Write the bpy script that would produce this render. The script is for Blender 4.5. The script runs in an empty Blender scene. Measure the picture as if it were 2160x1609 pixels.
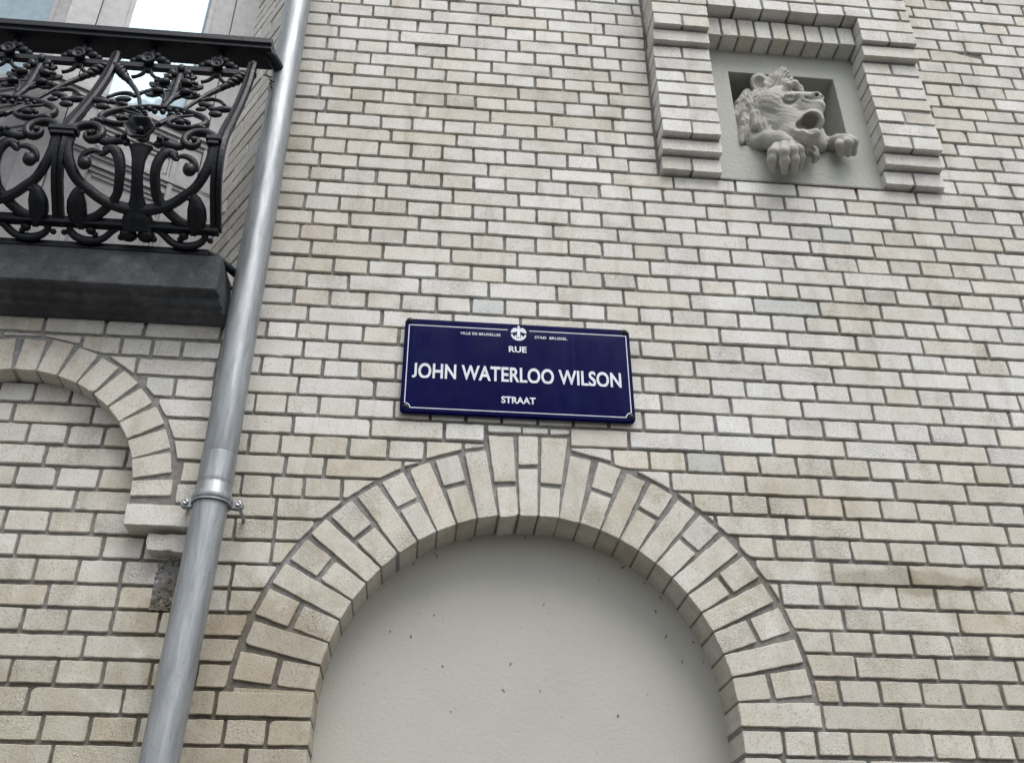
import bpy, bmesh, math, random
import numpy as np
from mathutils import Matrix, Vector
random.seed(7)
R = random.random
scene = bpy.context.scene
ZO = 4.9                      # height of course 0 above the pavement
PI = math.pi

# ------------------------------------------------------------------ camera
cam_d = bpy.data.cameras.new("camera"); cam = bpy.data.objects.new("camera", cam_d)
scene.collection.objects.link(cam); scene.camera = cam
cam_d.sensor_fit = 'HORIZONTAL'; cam_d.sensor_width = 36.0; cam_d.lens = 2118.9/2160*36
cam_d.clip_start = 0.05; cam_d.clip_end = 500
RM = Matrix(((0.99545272,-0.04921521,-0.08155817),(-0.09524577,-0.52732548,-0.84430805),(-0.0014549,0.84823682,-0.52961513)))
cam.matrix_world = Matrix.Translation((0.6718,-2.5568,ZO-3.2810)) @ RM.to_4x4()

# ------------------------------------------------------------------ world, sun, exposure
SUN_EL, SUN_AZ = math.radians(60), math.radians(20)      # azimuth from straight out of the wall (-Y) towards +X
w = bpy.data.worlds.new("World"); scene.world = w; w.use_nodes = True
nt = w.node_tree; nt.nodes.clear()
sky = nt.nodes.new('ShaderNodeTexSky'); sky.sky_type = 'NISHITA'; sky.sun_disc = False
sky.sun_elevation = SUN_EL; sky.sun_rotation = PI - SUN_AZ
sky.air_density = 1.0; sky.dust_density = 2.5; sky.ozone_density = 1.0
hs = nt.nodes.new('ShaderNodeHueSaturation'); hs.inputs['Saturation'].default_value = 0.22
bg = nt.nodes.new('ShaderNodeBackground'); bg.inputs['Strength'].default_value = 0.15
wo = nt.nodes.new('ShaderNodeOutputWorld')
nt.links.new(sky.outputs[0], hs.inputs['Color']); nt.links.new(hs.outputs[0], bg.inputs['Color']); nt.links.new(bg.outputs[0], wo.inputs['Surface'])
sd = bpy.data.lights.new("sun", 'SUN'); sd.energy = 1.5; sd.angle = math.radians(38); sd.color = (1.0, 0.985, 0.96)
sun = bpy.data.objects.new("sun", sd); scene.collection.objects.link(sun)
sdir = Vector((math.sin(SUN_AZ)*math.cos(SUN_EL), -math.cos(SUN_AZ)*math.cos(SUN_EL), math.sin(SUN_EL)))
sun.rotation_euler = sdir.to_track_quat('Z', 'Y').to_euler(); sun.location = (0, -6, 12)
scene.view_settings.view_transform = 'Standard'; scene.view_settings.look = 'None'
scene.view_settings.exposure = 0.34; scene.view_settings.gamma = 1.0
scene.render.engine = 'CYCLES'
try:
    scene.cycles.max_bounces = 6; scene.cycles.diffuse_bounces = 4
except Exception: pass

# ------------------------------------------------------------------ material helpers
def newmat(name):
    m = bpy.data.materials.new(name); m.use_nodes = True
    n = m.node_tree; n.nodes.clear()
    o = n.nodes.new('ShaderNodeOutputMaterial'); b = n.nodes.new('ShaderNodeBsdfPrincipled')
    n.links.new(b.outputs[0], o.inputs[0]); return m, n, b
def N(n, t, **kw):
    k = n.nodes.new(t)
    for a, v in kw.items():
        if a.startswith('i_'): k.inputs[a[2:].replace('_', ' ')].default_value = v
        else: setattr(k, a, v)
    return k
def noise(n, scale, detail=4, rough=.6, vec=None, dist=0.0):
    k = N(n, 'ShaderNodeTexNoise'); k.inputs['Scale'].default_value = scale; k.inputs['Detail'].default_value = detail
    k.inputs['Roughness'].default_value = rough; k.inputs['Distortion'].default_value = dist
    if vec is not None: n.links.new(vec, k.inputs['Vector'])
    return k
def ramp(n, src, pts):
    k = N(n, 'ShaderNodeValToRGB'); e = k.color_ramp.elements
    while len(e) < len(pts): e.new(0.5)
    for i, (p_, c) in enumerate(pts):
        e[i].position = p_; e[i].color = c if len(c) == 4 else (*c, 1)
    n.links.new(src, k.inputs[0]); return k
def mix(n, a, b, fac, mode='MIX'):
    k = N(n, 'ShaderNodeMix', data_type='RGBA', blend_type=mode)
    for s, v in ((6, a), (7, b), (0, fac)):
        if hasattr(v, 'links') or hasattr(v, 'is_output'): n.links.new(v, k.inputs[s])
        else: k.inputs[s].default_value = v if not isinstance(v, tuple) or len(v) == 4 else (*v, 1)
    return k.outputs[2]
def math_(n, op, a, b=0.5):
    k = N(n, 'ShaderNodeMath', operation=op)
    for i, v in enumerate((a, b)):
        if hasattr(v, 'is_output'): n.links.new(v, k.inputs[i])
        else: k.inputs[i].default_value = v
    return k.outputs[0]
def bump(n, b, h, dist, strength=1.0, nrm=None):
    k = N(n, 'ShaderNodeBump'); k.inputs['Distance'].default_value = dist
    if hasattr(strength, 'is_output'): n.links.new(strength, k.inputs['Strength'])
    else: k.inputs['Strength'].default_value = strength
    n.links.new(h, k.inputs['Height'])
    if nrm is not None: n.links.new(nrm, k.inputs['Normal'])
    if b is not None: n.links.new(k.outputs[0], b.inputs['Normal'])
    return k.outputs[0]
def coords(n, sc=None):
    g = N(n, 'ShaderNodeNewGeometry').outputs['Position']
    if sc is None: return g
    m = N(n, 'ShaderNodeMapping'); m.inputs['Scale'].default_value = sc
    n.links.new(g, m.inputs['Vector']); return m.outputs[0]

def grime_shade(n, col, p, strength=.8):
    for (cx, cz, rx, rz, tint) in ((.28, -2.62, .26, .40, (.72,.67,.60)), (.03, -2.46, .10, .16, (.82,.77,.70)), (2.02, -2.27, .30, .05, (.66,.64,.58)), (1.66, -2.02, .45, .12, (.88,.86,.83)), (-.30, -2.75, .5, .25, (.86,.83,.77)), (.45, -.9, .5, .7, (.93,.91,.88)), (.9, -3.35, 4.5, 1.5, (.84,.82,.775))):  # local stains; the broad last ellipse puts weaker light low down into the colour
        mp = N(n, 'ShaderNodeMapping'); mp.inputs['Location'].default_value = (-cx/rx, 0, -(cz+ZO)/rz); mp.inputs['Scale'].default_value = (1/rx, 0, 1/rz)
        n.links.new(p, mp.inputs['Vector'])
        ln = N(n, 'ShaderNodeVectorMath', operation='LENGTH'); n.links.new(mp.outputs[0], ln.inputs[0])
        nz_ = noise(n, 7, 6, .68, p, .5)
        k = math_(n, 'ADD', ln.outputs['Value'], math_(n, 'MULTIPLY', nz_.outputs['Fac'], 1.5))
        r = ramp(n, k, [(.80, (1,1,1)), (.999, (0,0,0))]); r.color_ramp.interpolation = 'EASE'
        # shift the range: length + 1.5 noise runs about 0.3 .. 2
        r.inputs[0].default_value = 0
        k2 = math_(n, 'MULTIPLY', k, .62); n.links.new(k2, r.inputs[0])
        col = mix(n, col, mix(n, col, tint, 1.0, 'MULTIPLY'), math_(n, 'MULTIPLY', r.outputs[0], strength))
    return col
def mat_brick():
    m, n, b = newmat('glazed_cream_brick')
    p = coords(n)
    at = N(n, 'ShaderNodeAttribute', attribute_name='bcol')
    cloud = noise(n, 14, 5, .65, p)
    c1 = ramp(n, cloud.outputs['Fac'], [(.28, (.88,.85,.79)), (.52, (1,1,1)), (.75, (1.05,1.05,1.04))])
    col = mix(n, at.outputs['Color'], c1.outputs[0], 1.0, 'MULTIPLY')
    # fine dark pits and iron specks
    sp = noise(n, 420, 2, .5, p); s1 = ramp(n, sp.outputs['Fac'], [(.60, (1,1,1)), (.72, (.60,.57,.52))])
    col = mix(n, col, s1.outputs[0], .75, 'MULTIPLY')
    sp2 = noise(n, 210, 3, .65, p); s2 = ramp(n, sp2.outputs['Fac'], [(.33, (.50,.47,.42)), (.44, (1,1,1)), (.70, (1.06,1.06,1.06))])
    col = mix(n, col, s2.outputs[0], .8, 'MULTIPLY')
    # rain-washed soot, broad patches
    big = noise(n, 1.7, 5, .62, p, .4); s3 = ramp(n, big.outputs['Fac'], [(.30, (.86,.84,.80)), (.58, (1,1,1))])
    col = mix(n, col, s3.outputs[0], 1.0, 'MULTIPLY')
    run = noise(n, 3.0, 6, .7, coords(n, (3.2, 3.2, .55)), .3); s4 = ramp(n, run.outputs['Fac'], [(.34, (.72,.69,.64)), (.47, (1,1,1))])
    col = mix(n, col, s4.outputs[0], .55, 'MULTIPLY')
    col = grime_shade(n, col, p)
    n.links.new(col, b.inputs['Base Color'])
    b.inputs['Roughness'].default_value = .62; b.inputs['Specular IOR Level'].default_value = .35
    # wrinkled face: stronger where the brick's own random value says so and in patches
    wr = noise(n, 135, 3, .62, p, 1.2)
    pat = noise(n, 9, 3, .5, p); pr = ramp(n, pat.outputs['Fac'], [(.38, (0,0,0)), (.62, (1,1,1))])
    st = math_(n, 'MULTIPLY', pr.outputs[0], at.outputs['Alpha'])
    st = math_(n, 'ADD', st, .16)
    n1 = bump(n, None, wr.outputs['Fac'], .0045, st)
    fine = noise(n, 520, 3, .6, p)
    bump(n, b, fine.outputs['Fac'], .0007, .8, n1)
    return m
def mat_mortar():
    m, n, b = newmat('grey_mortar'); p = coords(n)
    a = noise(n, 60, 6, .7, p); c = ramp(n, a.outputs['Fac'], [(.3, (.18,.178,.174)), (.55, (.31,.306,.30)), (.78, (.42,.415,.405))])
    g = noise(n, 2.3, 4, .6, p); c2 = ramp(n, g.outputs['Fac'], [(.35, (.74,.71,.67)), (.6, (1,1,1))])
    n.links.new(grime_shade(n, mix(n, c.outputs[0], c2.outputs[0], 1.0, 'MULTIPLY'), p, 1.0), b.inputs['Base Color'])
    b.inputs['Roughness'].default_value = .95
    bump(n, b, noise(n, 180, 5, .7, p).outputs['Fac'], .003, .9)
    return m
def mat_plaster(name, c, bscale=70, bd=.002, var=.08, warm=(1,1,1)):
    m, n, b = newmat(name); p = coords(n)
    a = noise(n, 5, 6, .6, p, .3)
    lo = tuple(v*(1-var*1.6) for v in c); hi = tuple(v*(1+var*.5) for v in c)
    r = ramp(n, a.outputs['Fac'], [(.3, lo), (.6, c), (.8, hi)])
    s = noise(n, 90, 2, .5, p); sr = ramp(n, s.outputs['Fac'], [(.22, (.72,.71,.68)), (.30, (1,1,1))])
    n.links.new(mix(n, r.outputs[0], sr.outputs[0], .8, 'MULTIPLY'), b.inputs['Base Color'])
    b.inputs['Roughness'].default_value = .8; b.inputs['Specular IOR Level'].default_value = .3
    h = noise(n, bscale, 5, .6, p, .2)
    bump(n, b, h.outputs['Fac'], bd, .8)
    return m
def mat_zinc():
    m, n, b = newmat('weathered_zinc')
    g = N(n, 'ShaderNodeTexCoord').outputs['Object']
    mp = N(n, 'ShaderNodeMapping'); mp.inputs['Scale'].default_value = (1, 1, .12); n.links.new(g, mp.inputs['Vector'])
    a = noise(n, 60, 6, .65, mp.outputs[0], .4)
    c = ramp(n, a.outputs['Fac'], [(.28, (.21,.228,.24)), (.5, (.31,.328,.342)), (.74, (.42,.437,.45))])
    s = noise(n, 130, 3, .6, g); sr = ramp(n, s.outputs['Fac'], [(.27, (.35,.36,.38)), (.36, (1,1,1))])
    n.links.new(mix(n, c.outputs[0], sr.outputs[0], .6, 'MULTIPLY'), b.inputs['Base Color'])
    b.inputs['Metallic'].default_value = .55
    rr = ramp(n, noise(n, 45, 5, .6, mp.outputs[0]).outputs['Fac'], [(.3, (.33,)*3), (.7, (.52,)*3)])
    n.links.new(rr.outputs[0], b.inputs['Roughness'])
    bump(n, b, noise(n, 220, 4, .6, g).outputs['Fac'], .0006, .6)
    return m
def mat_iron():
    m, n, b = newmat('black_painted_iron'); p = coords(n)
    a = noise(n, 45, 5, .65, p); c = ramp(n, a.outputs['Fac'], [(.35, (.0025,.0035,.0065)), (.62, (.005,.007,.011)), (.84, (.025,.027,.030))])
    n.links.new(c.outputs[0], b.inputs['Base Color'])
    rr = ramp(n, noise(n, 60, 4, .6, p).outputs['Fac'], [(.3, (.30,)*3), (.7, (.55,)*3)])
    n.links.new(rr.outputs[0], b.inputs['Roughness']); b.inputs['Specular IOR Level'].default_value = .36
    bump(n, b, noise(n, 160, 4, .6, p).outputs['Fac'], .0018, .7)
    return m
def mat_stone():
    m, n, b = newmat('dark_blue_limestone'); p = coords(n)
    a = noise(n, 26, 6, .7, p, .2); c = ramp(n, a.outputs['Fac'], [(.3, (.035,.038,.043)), (.55, (.075,.080,.089)), (.8, (.13,.137,.148))])
    d = noise(n, 3.6, 5, .6, coords(n, (1, 1, 2.2)), .5); dr = ramp(n, d.outputs['Fac'], [(.50, (.80,.80,.80)), (.60, (1.35,1.35,1.35))])
    n.links.new(mix(n, c.outputs[0], dr.outputs[0], 1.0, 'MULTIPLY'), b.inputs['Base Color'])
    b.inputs['Roughness'].default_value = .72
    bump(n, b, noise(n, 110, 6, .72, p).outputs['Fac'], .007, .8)
    return m
def mat_simple(name, c, rough=.5, metal=0.0, bscale=None, bd=.001, spec=.5, coat=0.0):
    m, n, b = newmat(name); p = coords(n)
    a = noise(n, 30, 4, .6, p); r = ramp(n, a.outputs['Fac'], [(.3, tuple(v*.82 for v in c)), (.7, tuple(min(1, v*1.08) for v in c))])
    n.links.new(r.outputs[0], b.inputs['Base Color'])
    b.inputs['Roughness'].default_value = rough; b.inputs['Metallic'].default_value = metal
    b.inputs['Specular IOR Level'].default_value = spec
    if coat: b.inputs['Coat Weight'].default_value = coat; b.inputs['Coat Roughness'].default_value = .04
    if bscale: bump(n, b, noise(n, bscale, 4, .6, p).outputs['Fac'], bd, .7)
    return m
def mat_enamel():
    m, n, b = newmat('blue_enamel'); p = coords(n)
    run = noise(n, 26, 5, .7, coords(n, (1, 1, .06)), .2); c = ramp(n, run.outputs['Fac'], [(.45, (.001,.0015,.047)), (.64, (.002,.003,.058)), (.78, (.02,.024,.085))])
    q = noise(n, 9, 5, .65, p); c2 = ramp(n, q.outputs['Fac'], [(.45, (0,0,0)), (.8, (.35,.35,.35))])
    n.links.new(mix(n, c.outputs[0], (.012,.018,.07,1), c2.outputs[0]), b.inputs['Base Color'])
    rr = ramp(n, noise(n, 14, 5, .6, coords(n, (1, 1, .3))).outputs['Fac'], [(.3, (.16,)*3), (.7, (.34,)*3)])
    n.links.new(rr.outputs[0], b.inputs['Roughness']); b.inputs['Specular IOR Level'].default_value = .06
    bump(n, b, noise(n, 18, 3, .5, p).outputs['Fac'], .002, .25)
    return m
def mat_glass():
    m, n, b = newmat('window_glass'); n.nodes.remove(b)
    o = [k for k in n.nodes if k.type == 'OUTPUT_MATERIAL'][0]
    t = N(n, 'ShaderNodeBsdfTransparent'); t.inputs[0].default_value = (.95,.975,.98,1)
    g = N(n, 'ShaderNodeBsdfGlossy'); g.inputs['Roughness'].default_value = .03; g.inputs[0].default_value = (.40,.52,.60,1)
    lw = N(n, 'ShaderNodeLayerWeight'); lw.inputs['Blend'].default_value = .5
    f = ramp(n, lw.outputs['Facing'], [(0, (.09,)*3), (.5, (.16,)*3), (.95, (.75,)*3)])
    bump_ = bump(n, None, noise(n, 6, 2, .5, coords(n)).outputs['Fac'], .004, .3); n.links.new(bump_, g.inputs['Normal'])
    x = N(n, 'ShaderNodeMixShader'); n.links.new(f.outputs[0], x.inputs[0]); n.links.new(t.outputs[0], x.inputs[1]); n.links.new(g.outputs[0], x.inputs[2])
    n.links.new(x.outputs[0], o.inputs[0]); return m
M = dict(brick=mat_brick(), mortar=mat_mortar(),
    panel=mat_plaster('painted_render', (.485,.475,.430), 95, .0016, .035),
    plate=mat_plaster('painted_niche_stone', (.455,.465,.425), 60, .004, .07),
    lion=mat_plaster('painted_sculpture', (.46,.45,.405), 110, .0055, .14),
    zinc=mat_zinc(), iron=mat_iron(), stone=mat_stone(),
    enamel=mat_enamel(), rim=mat_simple('dark_blue_rim', (.006,.008,.025), .3),
    white=mat_simple('white_enamel', (.72,.76,.82), .3),
    wood=mat_simple('grey_painted_wood', (.47,.465,.475), .55, 0, 90, .0012),
    inner=mat_simple('dim_interior', (.10,.10,.11), .9), curtain=mat_simple('white_curtain', (.84,.89,.92), .9),
    glass=mat_glass(), bolt=mat_simple('blackened_bolt', (.03,.03,.035), .35, .6), steel=mat_simple('steel_screw', (.5,.5,.5), .3, .9),
    pit=mat_simple('dark_cobweb', (.13,.125,.11), .95), ground=mat_simple('pavement_concrete', (.10,.099,.095), .9, 0, 60, .004),
    road=mat_simple('asphalt', (.05,.05,.052), .9, 0, 90, .004), kerb=mat_simple('kerb_stone', (.22,.22,.215), .85, 0, 60, .003))

# ------------------------------------------------------------------ object helpers
def tag(o, label=None, cat=None, group=None, kind=None):
    for k, v in (('label', label), ('category', cat), ('group', group), ('kind', kind)):
        if v: o[k] = v
    return o
def empty(name, loc=(0, 0, 0)):
    o = bpy.data.objects.new(name, None); scene.collection.objects.link(o); o.location = loc; return o
class MB:
    """collects vertices and faces in local facade space (z measured from course 0)"""
    def __init__(s): s.v = []; s.f = []; s.c = []; s.sm = []
    def add(s, vs, fs, col=(1, 1, 1, 0), smooth=False):
        k = len(s.v); s.v += [tuple(q) for q in vs]; s.f += [tuple(i+k for i in f) for f in fs]
        s.c += [col]*len(vs); s.sm += [smooth]*len(fs)
    def box(s, x0, x1, y0, y1, z0, z1, bev=0.0, **kw):
        if bev <= 0:
            vs = [(x, y, z) for x in (x0, x1) for y in (y0, y1) for z in (z0, z1)]
            s.add(vs, [(0,1,3,2), (4,6,7,5), (0,4,5,1), (2,3,7,6), (0,2,6,4), (1,5,7,3)], **kw); return
        s.convex([(x0,z0),(x1,z0),(x1,z1),(x0,z1)], y0, y1-y0, bev, **kw)
    def convex(s, poly, yf, depth, bev=.002, jit=0.0, **kw):
        """prism of a convex polygon in xz, front at yf, bevelled front edge"""
        a = sum(poly[i][0]*poly[(i+1)%len(poly)][1]-poly[(i+1)%len(poly)][0]*poly[i][1] for i in range(len(poly)))
        if a < 0: poly = poly[::-1]
        n = len(poly); cx = sum(q[0] for q in poly)/n; cz = sum(q[1] for q in poly)/n
        ins = inset(poly, bev)
        vs = [(x, yf, z) for x, z in ins]+[(x, yf+bev, z) for x, z in poly]+[(x, yf+depth, z) for x, z in poly]
        fs = [tuple(range(n))]+[(i, n+i, n+(i+1)%n, (i+1)%n) for i in range(n)]+[(n+i, 2*n+i, 2*n+(i+1)%n, n+(i+1)%n) for i in range(n)]+[tuple(range(3*n-1, 2*n-1, -1))]
        s.add(vs, [f[::-1] if 0 else f for f in fs], **kw)
    def tube(s, pts, rad, seg=8, ysc=1.0, closed=False, cap=True, smooth=True):
        """tube through 3-D points; rad number or list; ysc squashes it in depth"""
        P = [Vector(q) for q in pts]; n = len(P)
        rad = rad if isinstance(rad, (list, tuple)) else [rad]*n
        vs = []; up = Vector((0, 1, 0))
        for i in range(n):
            t = (P[min(i+1, n-1)]-P[max(i-1, 0)]) if not closed else (P[(i+1) % n]-P[i-1])
            if t.length < 1e-9: t = Vector((0, 0, 1))
            t.normalize()
            a = up-t*up.dot(t)
            if a.length < .1: a = Vector((1, 0, 0))-t*t.x
            a.normalize(); b = t.cross(a)
            for k in range(seg):
                th = 2*PI*k/seg
                vs.append(P[i]+a*(math.cos(th)*rad[i]*ysc)+b*(math.sin(th)*rad[i]))
        fs = []
        for i in range(n if closed else n-1):
            j = (i+1) % n
            for k in range(seg): fs.append((i*seg+k, i*seg+(k+1)%seg, j*seg+(k+1)%seg, j*seg+k))
        if cap and not closed: fs += [tuple(range(seg-1, -1, -1)), tuple(range((n-1)*seg, n*seg))]
        s.add(vs, fs, smooth=smooth)
    def ball(s, c, r, sc=(1, 1, 1), rot=0.0, seg=12, rings=7):
        vs = []; fs = []; cr, sr = math.cos(rot), math.sin(rot)
        for i in range(rings+1):
            ph = PI*i/rings
            for k in range(seg):
                th = 2*PI*k/seg; x = r*sc[0]*math.sin(ph)*math.cos(th); y = r*sc[1]*math.sin(ph)*math.sin(th); z = r*sc[2]*math.cos(ph)
                vs.append((c[0]+x*cr-z*sr, c[1]+y, c[2]+x*sr+z*cr))
        for i in range(rings):
            for k in range(seg): fs.append((i*seg+k, i*seg+(k+1)%seg, (i+1)*seg+(k+1)%seg, (i+1)*seg+k))
        s.add(vs, fs, smooth=True)
    def lathe(s, prof, c, axis='z', seg=40):
        vs = []; fs = []
        for (r, h) in prof:
            for k in range(seg):
                th = 2*PI*k/seg
                if axis == 'z': vs.append((c[0]+r*math.cos(th), c[1]+r*math.sin(th), h))
                else: vs.append((c[0]+r*math.cos(th), h, c[2]+r*math.sin(th)))
        for i in range(len(prof)-1):
            for k in range(seg): fs.append((i*seg+k, i*seg+(k+1)%seg, (i+1)*seg+(k+1)%seg, (i+1)*seg+k))
        s.add(vs, fs, smooth=True)
    def build(s, name, mat, parent=None, attr=False, org=(0, 0, 0), fix=True, autosm=False):
        me = bpy.data.meshes.new(name)
        me.from_pydata([(x-org[0], y-org[1], z+ZO-org[2]) for x, y, z in s.v], [], s.f)
        if attr:
            a = me.color_attributes.new('bcol', 'FLOAT_COLOR', 'POINT')
            a.data.foreach_set('color', [c for q in s.c for c in q])
        me.materials.append(mat)
        me.polygons.foreach_set('use_smooth', s.sm)
        me.update()
        if fix:
            bm = bmesh.new(); bm.from_mesh(me); bmesh.ops.recalc_face_normals(bm, faces=bm.faces); bm.to_mesh(me); bm.free()
        o = bpy.data.objects.new(name, me); scene.collection.objects.link(o)
        o.location = org
        if parent is not None:
            o.parent = parent; o.matrix_parent_inverse = Matrix.Translation(-Vector(parent.location))
        return o
def inset(poly, d):
    n = len(poly); out = []
    for i in range(n):
        p0, p1, p2 = poly[i-1], poly[i], poly[(i+1) % n]
        a = (p1[0]-p0[0], p1[1]-p0[1]); b = (p2[0]-p1[0], p2[1]-p1[1])
        la = math.hypot(*a) or 1e-9; lb = math.hypot(*b) or 1e-9
        na = (-a[1]/la, a[0]/la); nb = (-b[1]/lb, b[0]/lb)
        m = (na[0]+nb[0], na[1]+nb[1]); k = 1+na[0]*nb[0]+na[1]*nb[1]
        k = max(k, .4); out.append((p1[0]+m[0]/k*d, p1[1]+m[1]/k*d))
    return out
def clip(poly, px, pz, nx, nz):
    """keep the side of the line through (px,pz) where n.(q-p) >= 0"""
    out = []; n = len(poly)
    for i in range(n):
        a, b = poly[i], poly[(i+1) % n]
        da = (a[0]-px)*nx+(a[1]-pz)*nz; db = (b[0]-px)*nx+(b[1]-pz)*nz
        if da >= 0: out.append(a)
        if (da >= 0) != (db >= 0):
            t = da/(da-db); out.append((a[0]+(b[0]-a[0])*t, a[1]+(b[1]-a[1])*t))
    return out
def area(poly): return abs(sum(poly[i][0]*poly[(i+1)%len(poly)][1]-poly[(i+1)%len(poly)][0]*poly[i][1] for i in range(len(poly))))/2

def brick_col(x=0, z=0):
    r = R()
    if r < .007: c = (.60,.62,.61)
    elif r < .13: c = (.665,.635,.575)
    elif r < .50: c = (.71,.705,.685)
    else: c = (.69,.675,.635)
    k = .935+.12*R()
    if z < -1.9: k *= .95; c = (c[0], c[1]*.985, c[2]*.95)  # low bricks tanner, and dimmed as if less lit, in their own colour
    wr = R(); wr = 1.0 if wr > .62 else wr*.55
    return (c[0]*k, c[1]*k, c[2]*k, wr)
def brick(mb, poly, yf=0.0, depth=.10, xf=None, col=None, rough=1.0, fine=True, tilt=1.0):
    """one brick: convex outline in (x,z) with worn, slightly ragged edges, a soft arris and a small set of its own"""
    a = sum(poly[i][0]*poly[(i+1)%len(poly)][1]-poly[(i+1)%len(poly)][0]*poly[i][1] for i in range(len(poly)))
    if abs(a) < 2e-4: return
    if a < 0: poly = poly[::-1]
    # drop doubled points
    q = [poly[0]]
    for p_ in poly[1:]:
        if math.hypot(p_[0]-q[-1][0], p_[1]-q[-1][1]) > .003: q.append(p_)
    if math.hypot(q[0][0]-q[-1][0], q[0][1]-q[-1][1]) <= .003: q.pop()
    if len(q) < 3: return
    poly = q; n = len(poly); pts = []
    chip = random.randrange(n) if R() < .13*rough else -1
    for i in range(n):
        p0, p1, p2 = Vector(poly[i-1]), Vector(poly[i]), Vector(poly[(i+1) % n])
        e1 = (p0-p1); e2 = (p2-p1); l1, l2 = e1.length, e2.length
        r = min(.0022+.002*R(), l1*.3, l2*.3)
        if i == chip: r = min(.006+.008*R(), l1*.4, l2*.4)
        pts.append(p1+e1.normalized()*r); pts.append(p1+(e1.normalized()+e2.normalized())*(r*.32)); pts.append(p1+e2.normalized()*r)
        if fine:
            k = int((l2-.008)/.019)
            d = e2.normalized(); nn = Vector((-d.y, d.x))
            for j in range(1, k+1):
                t = .004+(l2-.008)*j/(k+1)
                pts.append(p1+d*t+nn*(random.gauss(0, .00055)*rough))
    m = len(pts); cx = sum(p_.x for p_ in pts)/m; cz = sum(p_.y for p_ in pts)/m
    ins = inset([(p_.x, p_.y) for p_ in pts], .0016)
    off = random.gauss(0, .0011)*tilt; tx = random.gauss(0, .006)*tilt; tz = random.gauss(0, .012)*tilt
    F = lambda x, z: yf+off+tx*(x-cx)+tz*(z-cz)
    vs = [(x, F(x, z), z) for x, z in ins]+[(p_.x, F(p_.x, p_.y)+.0016, p_.y) for p_ in pts]+[(p_.x, yf+depth, p_.y) for p_ in pts]
    if xf: vs = [xf(*v) for v in vs]
    fs = [tuple(range(m))]+[(i, m+i, m+(i+1)%m, (i+1)%m) for i in range(m)]+[(m+i, 2*m+i, 2*m+(i+1)%m, m+(i+1)%m) for i in range(m)]
    mb.add(vs, fs, col=col or brick_col(cx, cz))

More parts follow.
